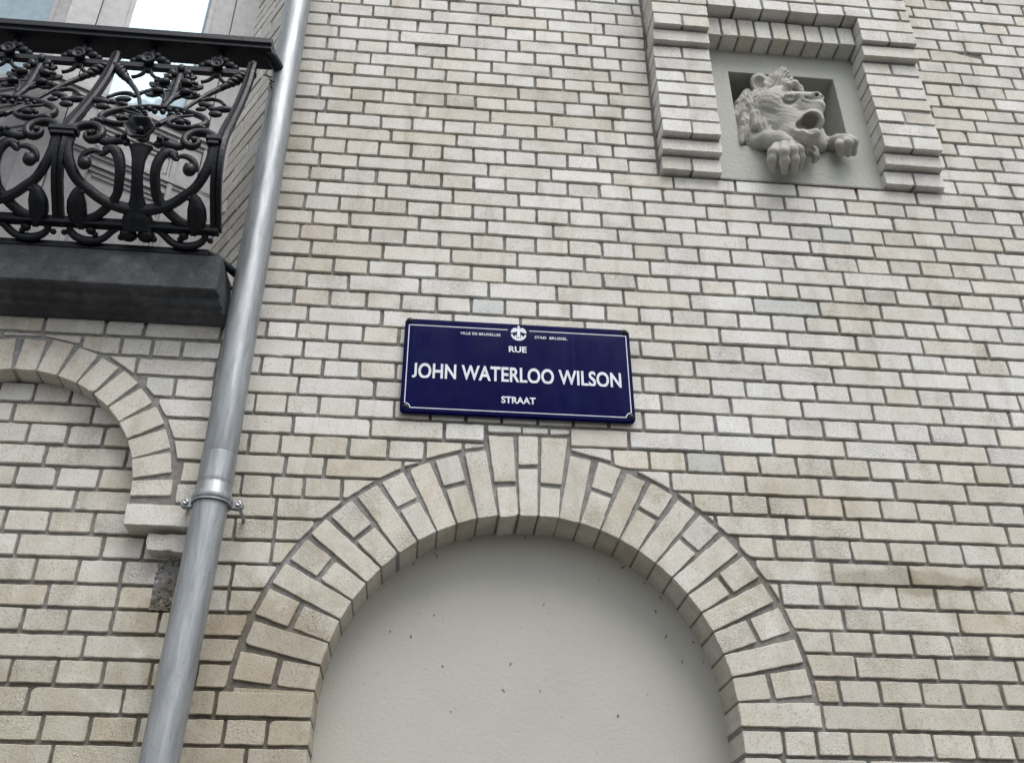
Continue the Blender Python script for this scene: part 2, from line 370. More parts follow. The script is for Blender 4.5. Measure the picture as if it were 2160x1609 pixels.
# ------------------------------------------------------------------ measured bond (course: perpend positions in metres)
CH = 0.06516
MAIN={-5:[2.708,2.921],-4:[2.66,2.768,2.874,2.984,3.09],-3:[2.594,2.815,3.035],-2:[1.231,1.341,2.662,2.772,2.882,2.99],-1:[0.952,1.177,1.403,2.723,2.939],0:[0.225,0.338,0.449,0.563,0.674,0.787,0.9,1.01,1.121,1.231,1.335,2.659,2.769,2.881,2.992],1:[0.259,0.385,0.612,0.838,1.06,1.281,2.609,2.828],2:[0.224,0.335,0.448,0.559,0.671,0.785,0.897,1.009,1.117,1.226,1.338,2.657,2.769,2.877,2.977],3:[0.267,0.494,0.719,0.947,1.169,1.281,2.706,2.922],4:[0.229,0.34,0.453,0.561,0.672,0.784,0.898,1.008,1.117,1.227,1.337,2.652,2.758,2.868],5:[0.264,0.395,0.622,0.843,1.066,1.29,2.589,2.811],6:[0.228,0.342,0.453,0.565,0.675,0.786,0.896,1.007,1.114,1.225,1.332,2.541,2.654,2.761,2.872],7:[0.262,0.498,0.721,0.944,1.169,1.279,2.7],8:[0.229,0.34,0.454,0.568,0.678,0.788,0.897,1.007,1.115,1.223,1.329,2.543,2.648,2.757,2.861],9:[0.257,0.39,0.616,0.841,1.064,1.288,2.593,2.819],10:[0.228,0.341,0.455,0.565,0.676,0.787,0.894,1.005,1.115,1.224,1.332,2.532,2.649,2.753],11:[0.266,0.495,0.724,0.95,1.172,1.282,2.704],12:[0.23,0.344,0.457,0.567,0.676,0.786,0.897,1.006,1.116,1.224,1.334,2.652,2.754],13:[0.259,0.389,0.614,0.838,1.056,1.272,1.49,1.713,1.936,2.157,2.378,2.596],14:[0.234,0.345,0.457,0.567,0.677,0.788,0.897,1.005,1.113,1.224,1.334,1.446,1.555,1.667,1.775,1.881,1.992,2.103,2.212,2.322,2.432,2.543,2.652,2.759],15:[0.265,0.494,0.719,0.943,1.16,1.377,1.596,1.819,2.038,2.264,2.483,2.704],16:[0.23,0.344,0.457,0.567,0.678,0.787,0.895,1.003,1.114,1.223,1.332,1.441,1.552,1.66,1.772,1.883,1.993,2.101,2.214,2.325,2.432,2.541,2.649],17:[0.262,0.383,0.611,0.835,1.057,1.277,1.495,1.72,1.943,2.167,2.387,2.609],18:[0.229,0.342,0.455,0.568,0.679,0.787,0.894,0.998,1.109,1.22,1.327,1.438,1.548,1.659,1.769,1.879,1.985,2.098,2.21,2.319,2.431,2.541,2.65],19:[0.271,0.5,0.721,0.937,1.158,1.378,1.6,1.823,2.037,2.261,2.485],20:[0.224,0.349,0.459,0.571,0.678,0.787,0.895,1.003,1.11,1.216,1.326,1.433,1.542,1.654,1.765,1.871,1.985,2.095,2.207,2.317,2.43,2.539,2.647],21:[0.271,0.401,0.626,1.5,1.709,1.931,2.14,2.36,2.585],22:[0.35,0.462,0.571,0.682,0.79,0.897,1.0,1.108,1.219,1.327,1.433,1.543,1.652,1.762,1.875,1.985,2.098,2.207,2.316,2.426,2.533],23:[0.289,0.514,0.735,0.945,1.15,1.365,1.584,1.806,2.032,2.253,2.473],24:[0.172,0.353,0.462,0.571,1.321,1.429,1.539,1.649,1.76,1.872,1.978,2.09,2.2,2.31,2.418,2.527],25:[0.288,0.397,1.487,1.708,1.931,2.155,2.375],26:[0.171,0.353,0.462,0.57,1.319,1.426,1.533,1.642,1.755,1.866,1.974,2.087,2.196,2.306,2.417,2.526],27:[0.288,0.51,1.372,1.589,1.811,2.036,2.259,2.479],28:[-0.544,-0.446,0.171,0.354,0.464,0.572,0.679,0.783,0.888,0.994,1.101,1.207,1.313,1.423,1.531,1.641,1.756,1.867,1.979,2.09,2.203,2.314,2.422],29:[-0.488,-0.272,0.287,0.508,0.72,0.844,1.265,1.488,1.703,1.923,2.147,2.371],30:[-0.432,-0.325,0.171,0.346,0.452,0.562,0.668,1.431,1.54,1.651,1.764,1.876,1.986,2.097,2.205,2.314,2.422],31:[-0.37,0.281,0.39,0.607,1.379,1.601,1.824,2.05,2.271],32:[-0.431,-0.324,-0.212,0.169,0.339,0.443,1.549,1.66,1.77,1.882,1.995,2.104,2.214,2.324],33:[-0.262,0.271,1.704,1.923,2.145,2.362],34:[-0.428,-0.315,-0.2,0.168,1.661,1.771,1.881,1.992,2.1,2.21,2.32],35:[-0.379,-0.162,-0.056,0.274,1.816,2.039,2.257],36:[-0.318,-0.21,-0.099,-0.014,0.181,1.77,1.88,1.99,2.101,2.21,2.317],37:[-0.27,-0.096,-0.025,0.181,1.824,1.931,2.15],38:[-0.316,-0.206,-0.097,0.018,1.779,1.893,2.004,2.113,2.221],39:[-0.153,1.834,2.058,2.282],40:[-0.312,-0.204,-0.092,0.022,0.13,1.776,1.887,2.001,2.111,2.222],41:[-0.255,-0.032,0.189,1.72,1.932,2.149],42:[-0.208,-0.097,0.015,0.32,1.607,1.78,1.891,2.002,2.112,2.217],43:[-0.17,0.279]}
KEY=[[(0.85,-1.865),(0.923,-1.867),(0.929,-2.012),(0.868,-2.015)],[(0.875,-2.031),(0.93,-2.026),(0.936,-2.117),(0.885,-2.123)],[(0.937,-1.865),(0.994,-1.864),(0.993,-1.955),(0.937,-1.958)],[(0.936,-1.971),(0.992,-1.968),(0.99,-2.116),(0.941,-2.116)],[(1.005,-1.867),(1.081,-1.866),(1.06,-2.015),(1.0,-2.012)],[(1.0,-2.025),(1.056,-2.029),(1.05,-2.118),(0.995,-2.116)],[(0.848,-1.831),(0.945,-1.833),(0.945,-1.852),(0.849,-1.853)],[(0.95,-1.833),(1.025,-1.834),(1.024,-1.852),(0.95,-1.853)],[(1.032,-1.835),(1.089,-1.834),(1.087,-1.848),(1.032,-1.852)]]
HV={-1:1.9,0:3.3,1:1.0,2:-0.7,3:-1.4,4:-3.6,5:-2.7,6:-0.3,7:0.4,8:-0.8,9:-1.0,10:-2.8,11:0.7,12:-3.1,13:-0.6,14:-1.4,15:-0.9,16:-2.0,17:1.0,18:-0.0,19:0.3,20:1.7,21:0.6,22:1.1,23:2.1,24:2.1,25:2.2,26:3.1,27:4.6,28:1.9,29:3.2,30:1.0,31:2.1,32:1.7,33:2.8,34:1.7,35:-0.1,36:-3.7,37:-3.0,38:-1.7,39:-1.2,40:-1.7,41:-3.5,42:-5.3}
AX, AZ, RI, RO = 0.9623, -2.6493, 0.5372, 0.7445      # big blind arch
SX, SZ, SRI, SRO = -0.478, -2.134, 0.3755, 0.482      # small arch in the bay
BAY = -0.065
def zb(n):      # bottom of course n
    h = HV.get(n, 1.5 if n < -1 else -4.0)/1000
    return -n*CH+h
def joints_for(n, x0, x1, dct=MAIN):
    step = .11 if n % 2 == 0 else .22
    known = sorted(v for v in dct.get(n, []) )
    ph = .016 if n % 2 == 0 else (.061 if n % 4 == 1 else -.049)
    if not known:
        k0 = math.floor((x0-ph)/step); out = [ph+step*k for k in range(k0, int((x1-x0)/step)+k0+3)]
        return [v+random.gauss(0, .0015) for v in out if x0 < v < x1]
    out = list(known)
    while out[0]-step > x0: out.insert(0, out[0]-step+random.gauss(0, .0012))
    while out[-1]+step < x1: out.append(out[-1]+step+random.gauss(0, .0012))
    res = [out[0]]
    for a, b in zip(out, out[1:]):
        k = int(round((b-a)/step))
        if k >= 2:
            for j in range(1, k): res.append(a+(b-a)*j/k)
        res.append(b)
    return [v for v in res if x0 < v < x1]
JW, JH = .0092, .0106
def course(mb, n, spans, yf=0.0, depth=.10, circ=None, fine=True, dct=MAIN, jset=None, xf=None):
    z0, z1 = zb(n)+.0015, zb(n-1)-JH+.0015
    for xa, xb in spans:
        js = [j for j in (jset if jset is not None else joints_for(n, xa, xb, dct)) if xa+.028 < j < xb-.028]
        e = [xa-JW/2]+js+[xb+JW/2]
        for a, b in zip(e, e[1:]):
            w1, w2 = JW/2+random.gauss(0, .0007), JW/2+random.gauss(0, .0007)
            x0, x1 = a+w1, b-w2
            if x1-x0 < .008: continue
            dz0, dz1 = random.gauss(0, .0007), random.gauss(0, .0007)
            sk = random.gauss(0, .0006)
            poly = [(x0+sk, z0+dz0), (x1+sk, z0+dz0+random.gauss(0, .0006)), (x1-sk, z1+dz1), (x0-sk, z1+dz1+random.gauss(0, .0006))]
            dp = depth
            if circ:
                cx, cz, rc = circ
                near = min(math.hypot(q[0]-cx, q[1]-cz) for q in poly); far = max(math.hypot(q[0]-cx, q[1]-cz) for q in poly)
                # nearest point of the rectangle to the centre
                nx_, nz_ = min(max(cx, x0), x1), min(max(cz, z0), z1)
                if math.hypot(nx_-cx, nz_-cz) < rc and z1 > cz:
                    mx, mz = (x0+x1)/2, (z0+z1)/2
                    if far < rc: continue
                    # chord between the circle points at the brick's own top and bottom (or its ends near the crown)
                    if abs(mx-cx) > rc*.35:
                        s_ = 1 if mx > cx else -1
                        q0 = (cx+s_*math.sqrt(max(rc*rc-(z0-cz)**2, 0)), z0); q1 = (cx+s_*math.sqrt(max(rc*rc-min(z1-cz, rc)**2, 0)), z1)
                    else:
                        xx0, xx1 = x0, x1
                        q0 = (xx0, cz+math.sqrt(max(rc*rc-(xx0-cx)**2, 0))); q1 = (xx1, cz+math.sqrt(max(rc*rc-(xx1-cx)**2, 0)))
                    d = Vector((q1[0]-q0[0], q1[1]-q0[1]))
                    if d.length < 1e-6: continue
                    nn = Vector((-d.y, d.x)).normalized(); mid = Vector(((q0[0]+q1[0])/2, (q0[1]+q1[1])/2))
                    if nn.dot(mid-Vector((cx, cz))) < 0: nn = -nn
                    poly = clip(poly, mid.x, mid.y, nn.x, nn.y)
                    if len(poly) < 3 or area(poly) < 1.2e-4: continue
            if n == 1 and x0 < 2.72 < x1 and yf == 0: poly = clip(poly, 2.719, -.010, -.26, -1.0)
            brick(mb, poly, yf, dp, fine=fine, xf=xf)

house = empty('brick_house', (0.9, 0.2, 0))
tag(house, 'cream brick house front with blind arches, grey mortar joints and a carved niche', 'building')

# ---- main brickwork
PX0, PX1, PX2, PX3 = 1.447, 1.662, 2.262, 2.480      # niche: pilaster left, opening, pilaster right
mb = MB()
for n in range(-24, 76):
    fine = -7 <= n <= 45
    XR = 4.2
    if n <= 12: spans = [(.105, PX0-.011), (PX3+.008, XR)]
    elif n <= 24: spans = [(.105, XR)]
    elif n <= 34: spans = [(.105, XR)]
    elif n <= 40: spans = [(-1.9, XR)]
    else: spans = [(-1.9, AX-RI-.002), (AX+RI+.002, XR)]
    if n in (29, 30): spans = [(.105, .836), (1.093, XR)]
    if n in (36, 37): spans = [(-1.9, .0 if n == 36 else -.012), (.075, XR)]
    if n <= 40:
        course(mb, n, spans, 0, .10, circ=(AX, AZ, RO+.013), fine=fine)
    else:
        course(mb, n, spans, 0, .135, fine=fine)
# brick backing inside the small arch
for n in range(25, 35):
    course(mb, n, [(-1.1, -.085)], 0.0, .05, fine=True)
wall = mb.build('wall', M['brick'], house, attr=True)

# ---- niche surround: stepped pilaster strips, band over the opening and soldier lintel
mb = MB()
def strip_y(n): return {12: -.028, 11: -.054, 3: -.103}.get(n, -.079 if 4 <= n <= 10 else -.122)
for (xa, xb) in ((PX0, PX1), (PX2, PX3)):
    for n in range(1, 13):
        y = strip_y(n); js = [] if n % 2 else [(xa+xb)/2+random.gauss(0, .002)]
        course(mb, n, [(xa, xb)], y, .115-y*0, jset=js)
for n in range(-24, 1):
    st = .11 if n % 2 == 0 else .22
    js = [PX0+st*k+(.0 if n % 2 == 0 else .11*(n % 4 == 1))+random.gauss(0, .0012) for k in range(1, 12)]
    js = [j for j in js if j < PX3]
    course(mb, n, [(PX0, PX3)], -.122, .13, jset=js, fine=n > -8)
for i in range(9):
    w_ = (PX2-PX1)/9; x0 = PX1+i*w_+.003; x1 = x0+w_-.0095
    brick(mb, [(x0, -.104), (x1, -.104), (x1, -.008), (x0, -.008)], -.073, .085)
sur = mb.build('niche_surround', M['brick'], house, attr=True)
sur['label'] = 'stepped brick strips and lintel framing the lion niche'
mb = MB()      # mortar cores, just behind the brick faces
for (xa, xb) in ((PX0, PX1), (PX2, PX3)):
    for n in range(1, 13):
        y = strip_y(n); mb.box(xa+.004, xb-.004, y+.004, .03, zb(n)+.005, zb(n-1)+.005)
    mb.box(xa+.004, xb-.004, -.117, .03, zb(0)+.012, 1.6)
mb.box(PX1-.02, PX2+.02, -.116, .03, .014, 1.6); mb.box(PX1-.02, PX2+.02, -.064, .03, -.100, .004)
mb.build('surround_mortar', M['mortar'], house)

# ---- bay over the small arch (stands proud of the wall)
BJ = {25: [-.444, -.273, -.162], 26: [-.329, -.217, -.045], 27: [-.16], 28: [-.044]}
mb = MB(); mbl = MB()
for n in range(22, 34):
    zc_ = (zb(n)+zb(n-1))/2
    if n < 28: sp_ = [(-1.9, .100)]
    else: hw_ = math.sqrt(max((SRO+.014)**2-(min(0, -(zb(n)-SZ)) if zb(n) < SZ else zb(n)-SZ)**2, .01)); sp_ = [(-1.9, SX-hw_+.03), (SX+hw_-.03, .100)]
    if n >= 32: sp_ = [(-1.9, SX-SRO-.016), (SX+SRO+.016, .100)]
    if len(sp_) == 2: course(mbl, n, sp_[:1], BAY, .085, circ=(SX, SZ, SRO+.012), dct={}); sp_ = sp_[1:]
    course(mb, n, sp_, BAY, .085, circ=(SX, SZ, SRO+.012), dct=BJ, jset=None if n in BJ else [j for j in joints_for(n, -1.9, .1, {}) if j < -1.05 or n < 25])
course(mb, 34, [(SX+SRI, .100)], BAY, .10, jset=[]); course(mbl, 34, [(-1.9, SX-SRI)], BAY, .10, jset=[-1.1, -1.32, -1.54, -1.76])
mbk = MB()
brick(mbk, [(-.036, zb(35)+.008), (.058, zb(35)+.003), (.060, zb(34)-.014), (-.040, zb(34)-.014)], BAY+.017, .07, rough=3)
# ragged broken bricks by the pipe
mbk.build('corbel_brick', M['brick'], house, attr=True); mbk = MB()
brick(mbk, [(.004, zb(37)+.004), (.07, zb(37)+.002), (.07, zb(37)+.028), (.012, zb(37)+.032)], .001, .05, rough=4, col=(.55,.50,.37,1))
bay = mb.build('bay_wall', M['brick'], house, attr=True); mbl.build('bay_pier', M['brick'], house, attr=True)
mbk.build('broken_brick', M['brick'], house, attr=True)
mb = MB()
def grid(mb, x0, x1, z0, z1, y, keep, s=.022, jit=.0009):
    nx, nz = int((x1-x0)/s), int((z1-z0)/s); idx = {}
    vs = []; fs = []
    def vid(i, k):
        if (i, k) not in idx:
            idx[(i, k)] = len(vs); vs.append((x0+(x1-x0)*i/nx, y+random.gauss(0, jit), z0+(z1-z0)*k/nz))
        return idx[(i, k)]
    for i in range(nx):
        for k in range(nz):
            cx, cz = x0+(x1-x0)*(i+.5)/nx, z0+(z1-z0)*(k+.5)/nz
            if keep(cx, cz): fs.append((vid(i, k), vid(i+1, k), vid(i+1, k+1), vid(i, k+1)))
    mb.add(vs, fs, smooth=True)
def keep_main(x, z):
    if z > AZ and math.hypot(x-AX, z-AZ) < RI+.07: return False
    if z < AZ and abs(x-AX) < RI+.03: return False
    if z > -.78 and PX1+.02 < x < PX2-.02: return False
    if z > zb(24)+.03 and x < .08: return False
    return True
grid(mb, -1.9, 4.2, -4.9, 1.6, .0105, keep_main)
def keep_bay(x, z): return math.hypot(x-SX, z-SZ) > SRI+.05 and not (z < SZ and abs(x-SX) < SRI+.03)
grid(mb, -1.9, .096, zb(34)+.004, zb(21), BAY+.007, keep_bay, .02)
mb.box(-.098, .095, BAY+.008, .004, zb(34)+.006, zb(33)-.004)
# arch bedding mortar: curved solid strips
def ringstrip(mb, cx, cz, r0, r1, y0, y1, a0, a1, n=80):
    vs = []
    for i in range(n+1):
        a = math.radians(a0+(a1-a0)*i/n); s_, c_ = math.sin(a), math.cos(a)
        for r, y in ((r0, y0), (r1, y0), (r1, y1), (r0, y1)): vs.append((cx+r*s_, y, cz+r*c_))
    fs = [(4*i+k, 4*i+(k+1)%4, 4*i+4+(k+1)%4, 4*i+4+k) for i in range(n) for k in range(4)]+[(0,1,2,3), (4*n+3, 4*n+2, 4*n+1, 4*n)]
    mb.add(vs, fs)
ringstrip(mb, AX, AZ, RI+.004, RO+.020, .0070, .134, -92.4, 92.4)
ringstrip(mb, SX, SZ, SRI+.004, SRO+.020, BAY+.0062, .006, -91.5, 91.5, 60)
mb.box(-.100, .095, BAY+.0068, .006, zb(34)+.03, zb(33)+.05)
for s_ in (-1, 1):       # jamb mortar
    a_, b_ = sorted((AX+s_*(RI+.004), AX+s_*(RI+.06))); mb.box(a_, b_, .0078, .134, -4.9, AZ-.02)
# repair patch of rough mortar behind the pipe
grid(mb, -.012, .085, zb(37)-.004, zb(35)+.004, -.001, lambda x, z: True, .006, .0034)
for k in range(60):
    mb.ball((-.008+.088*R(), .0, zb(37)+.13*R()), .003+.004*R(), (1.2, .8, .9), R(), seg=6, rings=4)
mb.build('mortar', M['mortar'], house, fix=False)

# ---- big round arch
BND_R = [3.05, 9.2, 15.7, 22.2, 28.4, 34.8, 41.0, 47.2, 53.6, 60.0, 66.2, 72.9, 79.5, 86.2, 92.6]
BND_L = [3.05, 8.8, 15.1, 21.4, 27.7, 34.0, 40.6, 47.1, 53.1, 59.5, 65.8, 72.6, 79.1, 85.9, 92.4]
mb = MB()
def vouss(mb, cx, cz, s_, a0, a1, r0, r1, w0, w1, yf, depth, col=None):
    am = math.radians((a0+a1)/2)*s_; hw = math.radians((a1-a0)/2)
    rad = Vector((math.sin(am), math.cos(am))); tan = Vector((math.cos(am), -math.sin(am)))
    sk = random.gauss(0, .0016)
    def P(r, w_): q = Vector((cx, cz))+rad*r+tan*(w_+sk*(r-r0)/.2); return (q.x, q.y)
    brick(mb, [P(r0, -w0/2), P(r0, w0/2), P(r1, w1/2), P(r1, -w1/2)], yf, depth, col=col)
for s_, B in ((1, BND_R), (-1, BND_L)):
    for i in range(1, len(B)-1):
        a0, a1 = B[i], B[i+1]; wi = RI*math.radians(a1-a0)-.0045
        if i % 2 == 1: vouss(mb, AX, AZ, s_, a0, a1, RI+.001, RO+random.gauss(-.004, .003), wi, wi+.004+.004*R(), 0, .133)
        else:
            m_ = .646+random.gauss(0, .004)
            vouss(mb, AX, AZ, s_, a0, a1, RI+.001, m_-.006, wi, wi+.002+.004*R(), 0, .133)
            vouss(mb, AX, AZ, s_, a0, a1, m_+.008, RO-.002, wi+.005+.004*R(), wi+.010+.006*R(), 0, .10)
for i, poly in enumerate(KEY):
    if i == 1 or i == 3 or i == 5:
        poly = [(x, max(z, -9)) for x, z in poly]
    brick(mb, poly, 0, .133 if i in (1, 3, 5) else .1)
mb.build('round_arch', M['brick'], house, attr=True)
mb = MB(); B2 = [-2.1+9.35*k for k in range(0, 11)]
for k in range(10):
    a0, a1 = B2[k], B2[k+1]
    for s_ in ((1,) if k == 0 else (1, -1)):
        sh = 0 if s_ == 1 else -4.3
        if k == 9: a0 += .5; a1 -= 1.5
        wi = SRI*math.radians(a1-a0)-.004
        vouss(mb, SX, SZ, s_, a0+sh, a1+sh, SRI+.001, SRO-.002+random.gauss(0, .002), wi, wi+.002+.003*R(), BAY, .072, col=(.66, .63, .57, .0 if k < 7 else 1.0))
mb.build('small_arch', M['brick'], house, attr=True)

# ---- blind panel of the big arch
mb = MB(); vs = []; fs = []
prof = [(AX-RI-.03, -4.7)]+[(AX+(RI+.03)*math.sin(math.radians(a)), AZ+(RI+.03)*math.cos(math.radians(a))) for a in range(-90, 91, 4)]+[(AX+RI+.03, -4.7)]
mb.add([(x, .130, z) for x, z in prof]+[(x, .20, z) for x, z in prof], [tuple(range(len(prof)))]+[(i, i+1, i+1+len(prof), i+len(prof)) for i in range(len(prof)-1)])
pan = mb.build('blind_panel', M['panel'], house)
pan['label'] = 'smooth pale grey rendered panel filling the big arch'
mb = MB()      # cobweb wisps and little lumps on the render
for (px, pz, r) in ((.742, -2.502, .007), (.925, -2.49, .007), (1.005, -2.56, .004), (.77, -2.62, .004), (1.21, -2.62, .007), (.655, -2.42, .006), (.715, -2.36, .005), (1.02, -2.32, .005), (1.36, -2.40, .009), (1.335, -2.33, .006), (1.40, -2.47, .007), (.905, -2.56, .006), (.60, -2.41, .006), (1.18, -2.245, .005)):
    k = 4+int(4*R()); x, z = px, pz; pts = []
    for j in range(k): pts.append((x, .1285, z)); x += random.gauss(0, r*.16); z -= r*.35*R()
    mb.tube(pts, [r*.08+r*.22*R() for _ in pts], 5)
for k in range(9):
    a = math.radians(-70+150*R()); rr_ = RI-.008; x, z = AX+rr_*math.sin(a), AZ+rr_*math.cos(a); pts = []
    for j in range(5): pts.append((x, .1285, z)); x += random.gauss(0, .003); z += random.gauss(-.001, .003)
    mb.tube(pts, [.0006+.0010*R() for _ in pts], 5)
mb.build('cobweb', M['pit'], house, fix=False)['kind'] = 'stuff'

# ---- niche plate with square recess
mb = MB(); X0, X1, Z0, Z1 = PX1-.004, PX2+.004, -.786, -.098
hx0, hx1, hz0, hz1 = 1.757, 2.174, -.612, -.222; D = .16
def rr(x0, x1, z0, z1): return [(x0, z0), (x1, z0), (x1, z1), (x0, z1)]
o_, i_ = rr(X0, X1, Z0, Z1), rr(hx0, hx1, hz0, hz1)
vs = [(x, .001, z) for x, z in o_]+[(x, .001, z) for x, z in i_]+[(x, D, z) for x, z in i_]+[(x, D+.02, z) for x, z in o_]
fs = [(k, (k+1)%4, 4+(k+1)%4, 4+k) for k in range(4)]+[(4+k, 4+(k+1)%4, 8+(k+1)%4, 8+k) for k in range(4)]+[(8, 9, 10, 11)]+[(k, 12+k, 12+(k+1)%4, (k+1)%4) for k in range(4)]
mb.add(vs, fs)
pl = mb.build('niche_panel', M['plate'], house)
bv = pl.modifiers.new('bevel', 'BEVEL'); bv.width = .003; bv.segments = 2; bv.limit_method = 'ANGLE'
pl['label'] = 'pale green grey stone panel with square recess holding the lion'
# thin sill bed under the plate
mb = MB(); mb.box(X0, X1, -.004, .02, -.792, -.7855); mb.build('panel_bedding', M['mortar'], house)

# ---- splayed brick window jambs
def splay(sign, cx):
    d = Vector((-.557*sign, .83)); nrm = Vector((-.83*sign, -.557))
    def xf(u, y, z):      # y = depth behind the face
        return (cx+d.x*u-nrm.x*y, BAY+d.y*u-nrm.y*y, z)
    mb = MB(); mm = MB()
    for n in range(-22, 23):
        js = [.205] if n % 2 else [.10, .305]
        course(mb, n, [(0, .41)], 0, .06, jset=[j+random.gauss(0, .004) for j in js], xf=xf, fine=n > -8)
    mm.add([xf(u, .006, z) for u, z in ((0, zb(23)), (.41, zb(23)), (.41, 1.5), (0, 1.5))], [(0, 1, 2, 3)])
    a = mb.build('window_jamb', M['brick'], house, attr=True); mm.build('jamb_mortar', M['mortar'], house)
splay(1, .102); splay(-1, -1.47)
mb = MB()      # wall left of the window and above it
for n in range(-24, 23): course(mb, n, [(-2.4, -1.47)], BAY, .08, fine=False)
mb.box(-2.4, -1.46, BAY+.008, .05, zb(22), 1.6)
mb.box(-1.5, .12, -.02, .33, 1.42, 1.75)
mb.build('bay_side', M['brick'], house, attr=True)

# ---- window: two leaves meeting in a shallow point
HX, HY = -.125, .27; AXX = -.684; AYY = -.053
def leaf(sign):
    h = Vector((HX, HY)) if sign > 0 else Vector((-1.30, .12)); a = Vector((AXX, AYY)); d = (a-h).normalized(); L = (a-h).length
    nrm = Vector((d.y, -d.x)); 
    if nrm.y > 0: nrm = -nrm
    def B(mb, s0, s1, z0, z1, y0, y1):      # y0..y1 measured outwards from the leaf plane
        vs = []
        for s_ in (s0, s1):
            for y in (y0, y1):
                for z in (z0, z1): q = h+d*s_+nrm*y; vs.append((q.x, q.y, z))
        mb.add(vs, [(0,1,3,2), (4,6,7,5), (0,4,5,1), (2,3,7,6), (0,2,6,4), (1,5,7,3)])
    f = MB()
    B(f, -.02, .085, -1.43, 1.42, -.05, .012); B(f, .088, .176, -1.43, 1.42, -.045, .0); B(f, .165, .182, -1.43, 1.42, -.03, .008)
    GE = .452 if sign > 0 else .575
    B(f, GE-.006, GE+.010, -1.43, 1.42, -.03, .008)
    if sign > 0: B(f, .452, .552, -1.43, 1.42, -.045, .0); B(f, .556, L+.004, -1.43, 1.42, -.05, .014)
    else: B(f, .575, L-.002, -1.43, 1.42, -.045, .0)
    B(f, .176, GE, -1.43, -1.30, -.045, -.001)
    # lock rail and mouldings
    B(f, .176, GE, -.66, -.548, -.045, -.001)
    for z, t, o in ((-.556, .020, .024), (-.577, .022, .015), (-.600, .014, .006), (-.795, .020, .012), (-.816, .014, .005)): B(f, .02, L-.01, z-t, z, -.02, o)
    B(f, .176, GE, -.86, -.79, -.045, -.002); B(f, .176, GE, 1.34, 1.42, -.045, -.001)
    p_ = MB(); B(p_, .17, GE+.008, -.80, -.65, -.03, -.022); B(p_, .17, GE+.008, -1.31, -.85, -.03, -.022)
    for (z0, z1) in ((-1.30, -.865), (-.79, -.665)):
        for t, o in ((.0, -.010), (.016, -.016)):
            B(p_, .176+t, .190+t, z0+t, z1-t, -.03, o); B(p_, GE-.014-t, GE-t, z0+t, z1-t, -.03, o)
            B(p_, .176+t, GE-t, z0+t, z0+.014+t, -.03, o); B(p_, .176+t, GE-t, z1-.014-t, z1-t, -.03, o)
    g = MB(); B(g, .17, GE+.006, -.56, 1.36, -.024, -.018)
    c = MB(); B(c, .12, GE+.04, -.60, 1.40, -.050, -.046)
    return f, p_, g, c
f1, p1, g1, c1 = leaf(1); f2, p2, g2, c2 = leaf(-1)
win = f1.build('window', M['wood'], house); win['label'] = 'grey painted french window behind the balcony railing'
f2.box(-1.45, -1.295, .112, .32, -1.43, 1.42)
f2.build('window_frame', M['wood'], win)
for p_, g, c in ((p1, g1, c1), (p2, g2, c2)):
    p_.build('door_panel', M['wood'], win); g.build('glass_pane', M['glass'], win); c.build('curtain', M['curtain'], win)
mb = MB(); mb.box(-1.5, .12, .55, .60, -1.5, 1.5); mb.box(-1.5, -1.25, .27, .55, -1.5, 1.5); mb.box(-.12, .12, .27, .55, -1.5, 1.5); mb.build('room_back', M['inner'], house)

# ---- balcony slab, moulded below
SLX = .052
prof = [(.30, -1.421), (-.196, -1.421), (-.200, -1.425), (-.200, -1.541), (-.196, -1.545), (-.165, -1.546), (-.160, -1.556), (-.150, -1.562), (-.128, -1.562), (-.122, -1.572), (-.100, -1.574), (-.085, -1.580), (-.060, -1.580), (.30, -1.580)]
def slab_poly(mb, x0, x1, taper0, taper1):
    vs = []
    for x, tp in ((x0, taper0), (x1, taper1)):
        for y, z in prof: vs.append((x+tp*(y+.2 if y < -.06 else .14), y, z))
    n = len(prof); fs = [tuple(range(n)), tuple(range(2*n-1, n-1, -1))]+[(i, (i+1)%n, n+(i+1)%n, n+i) for i in range(n)]
    mb.add(vs, fs)
mb = MB(); slab_poly(mb, -1.42, SLX, -.19, .19)
sl = mb.build('balcony_slab', M['stone'], house)
bv = sl.modifiers.new('bevel', 'BEVEL'); bv.width = .004; bv.segments = 2; bv.limit_method = 'ANGLE'; bv.angle_limit = math.radians(50)
sl['label'] = 'dark bluestone balcony slab with moulded underside'
house_door = None

# ------------------------------------------------------------------ balcony railing
rail = empty('balcony_railing', (-.6, -.19, ZO-1.42))
tag(rail, 'ornate black cast iron balcony railing with bellied scroll panels on the bluestone slab', 'railing')
SP = [(-1.42, -.188), (-1.36, -.232), (-1.317, -.286), (-1.27, -.336), (-1.193, -.366), (-1.12, -.366), (-1.0, -.315), (-.868, -.26), (-.72, -.212), (-.589, -.19), (-.4, -.19)]
def sf(z):
    for (a, b), (c, d) in zip(SP, SP[1:]):
        if a <= z <= c:
            t = (z-a)/(c-a); return b+(d-b)*t
    return SP[0][1] if z < SP[0][0] else SP[-1][1]
def smooth(pts, k=5, rad=None):
    """Catmull-Rom through the points"""
    out = []; ro = []; n = len(pts)
    for i in range(n-1):
        p0, p1, p2, p3 = (pts[max(i-1, 0)], pts[i], pts[i+1], pts[min(i+2, n-1)])
        for j in range(k):
            t = j/k; out.append(tuple(.5*((2*b)+(-a+c)*t+(2*a-5*b+4*c-d)*t*t+(-a+3*b-3*c+d)*t**3) for a, b, c, d in zip(p0, p1, p2, p3)))
            if rad: ro.append(rad[i]+(rad[i+1]-rad[i])*t)
    out.append(pts[-1]); ro.append(rad[-1] if rad else 0)
    return (out, ro) if rad else out
PW = .443
post_x = [.031-PW*k for k in range(4)]
_sf = sf
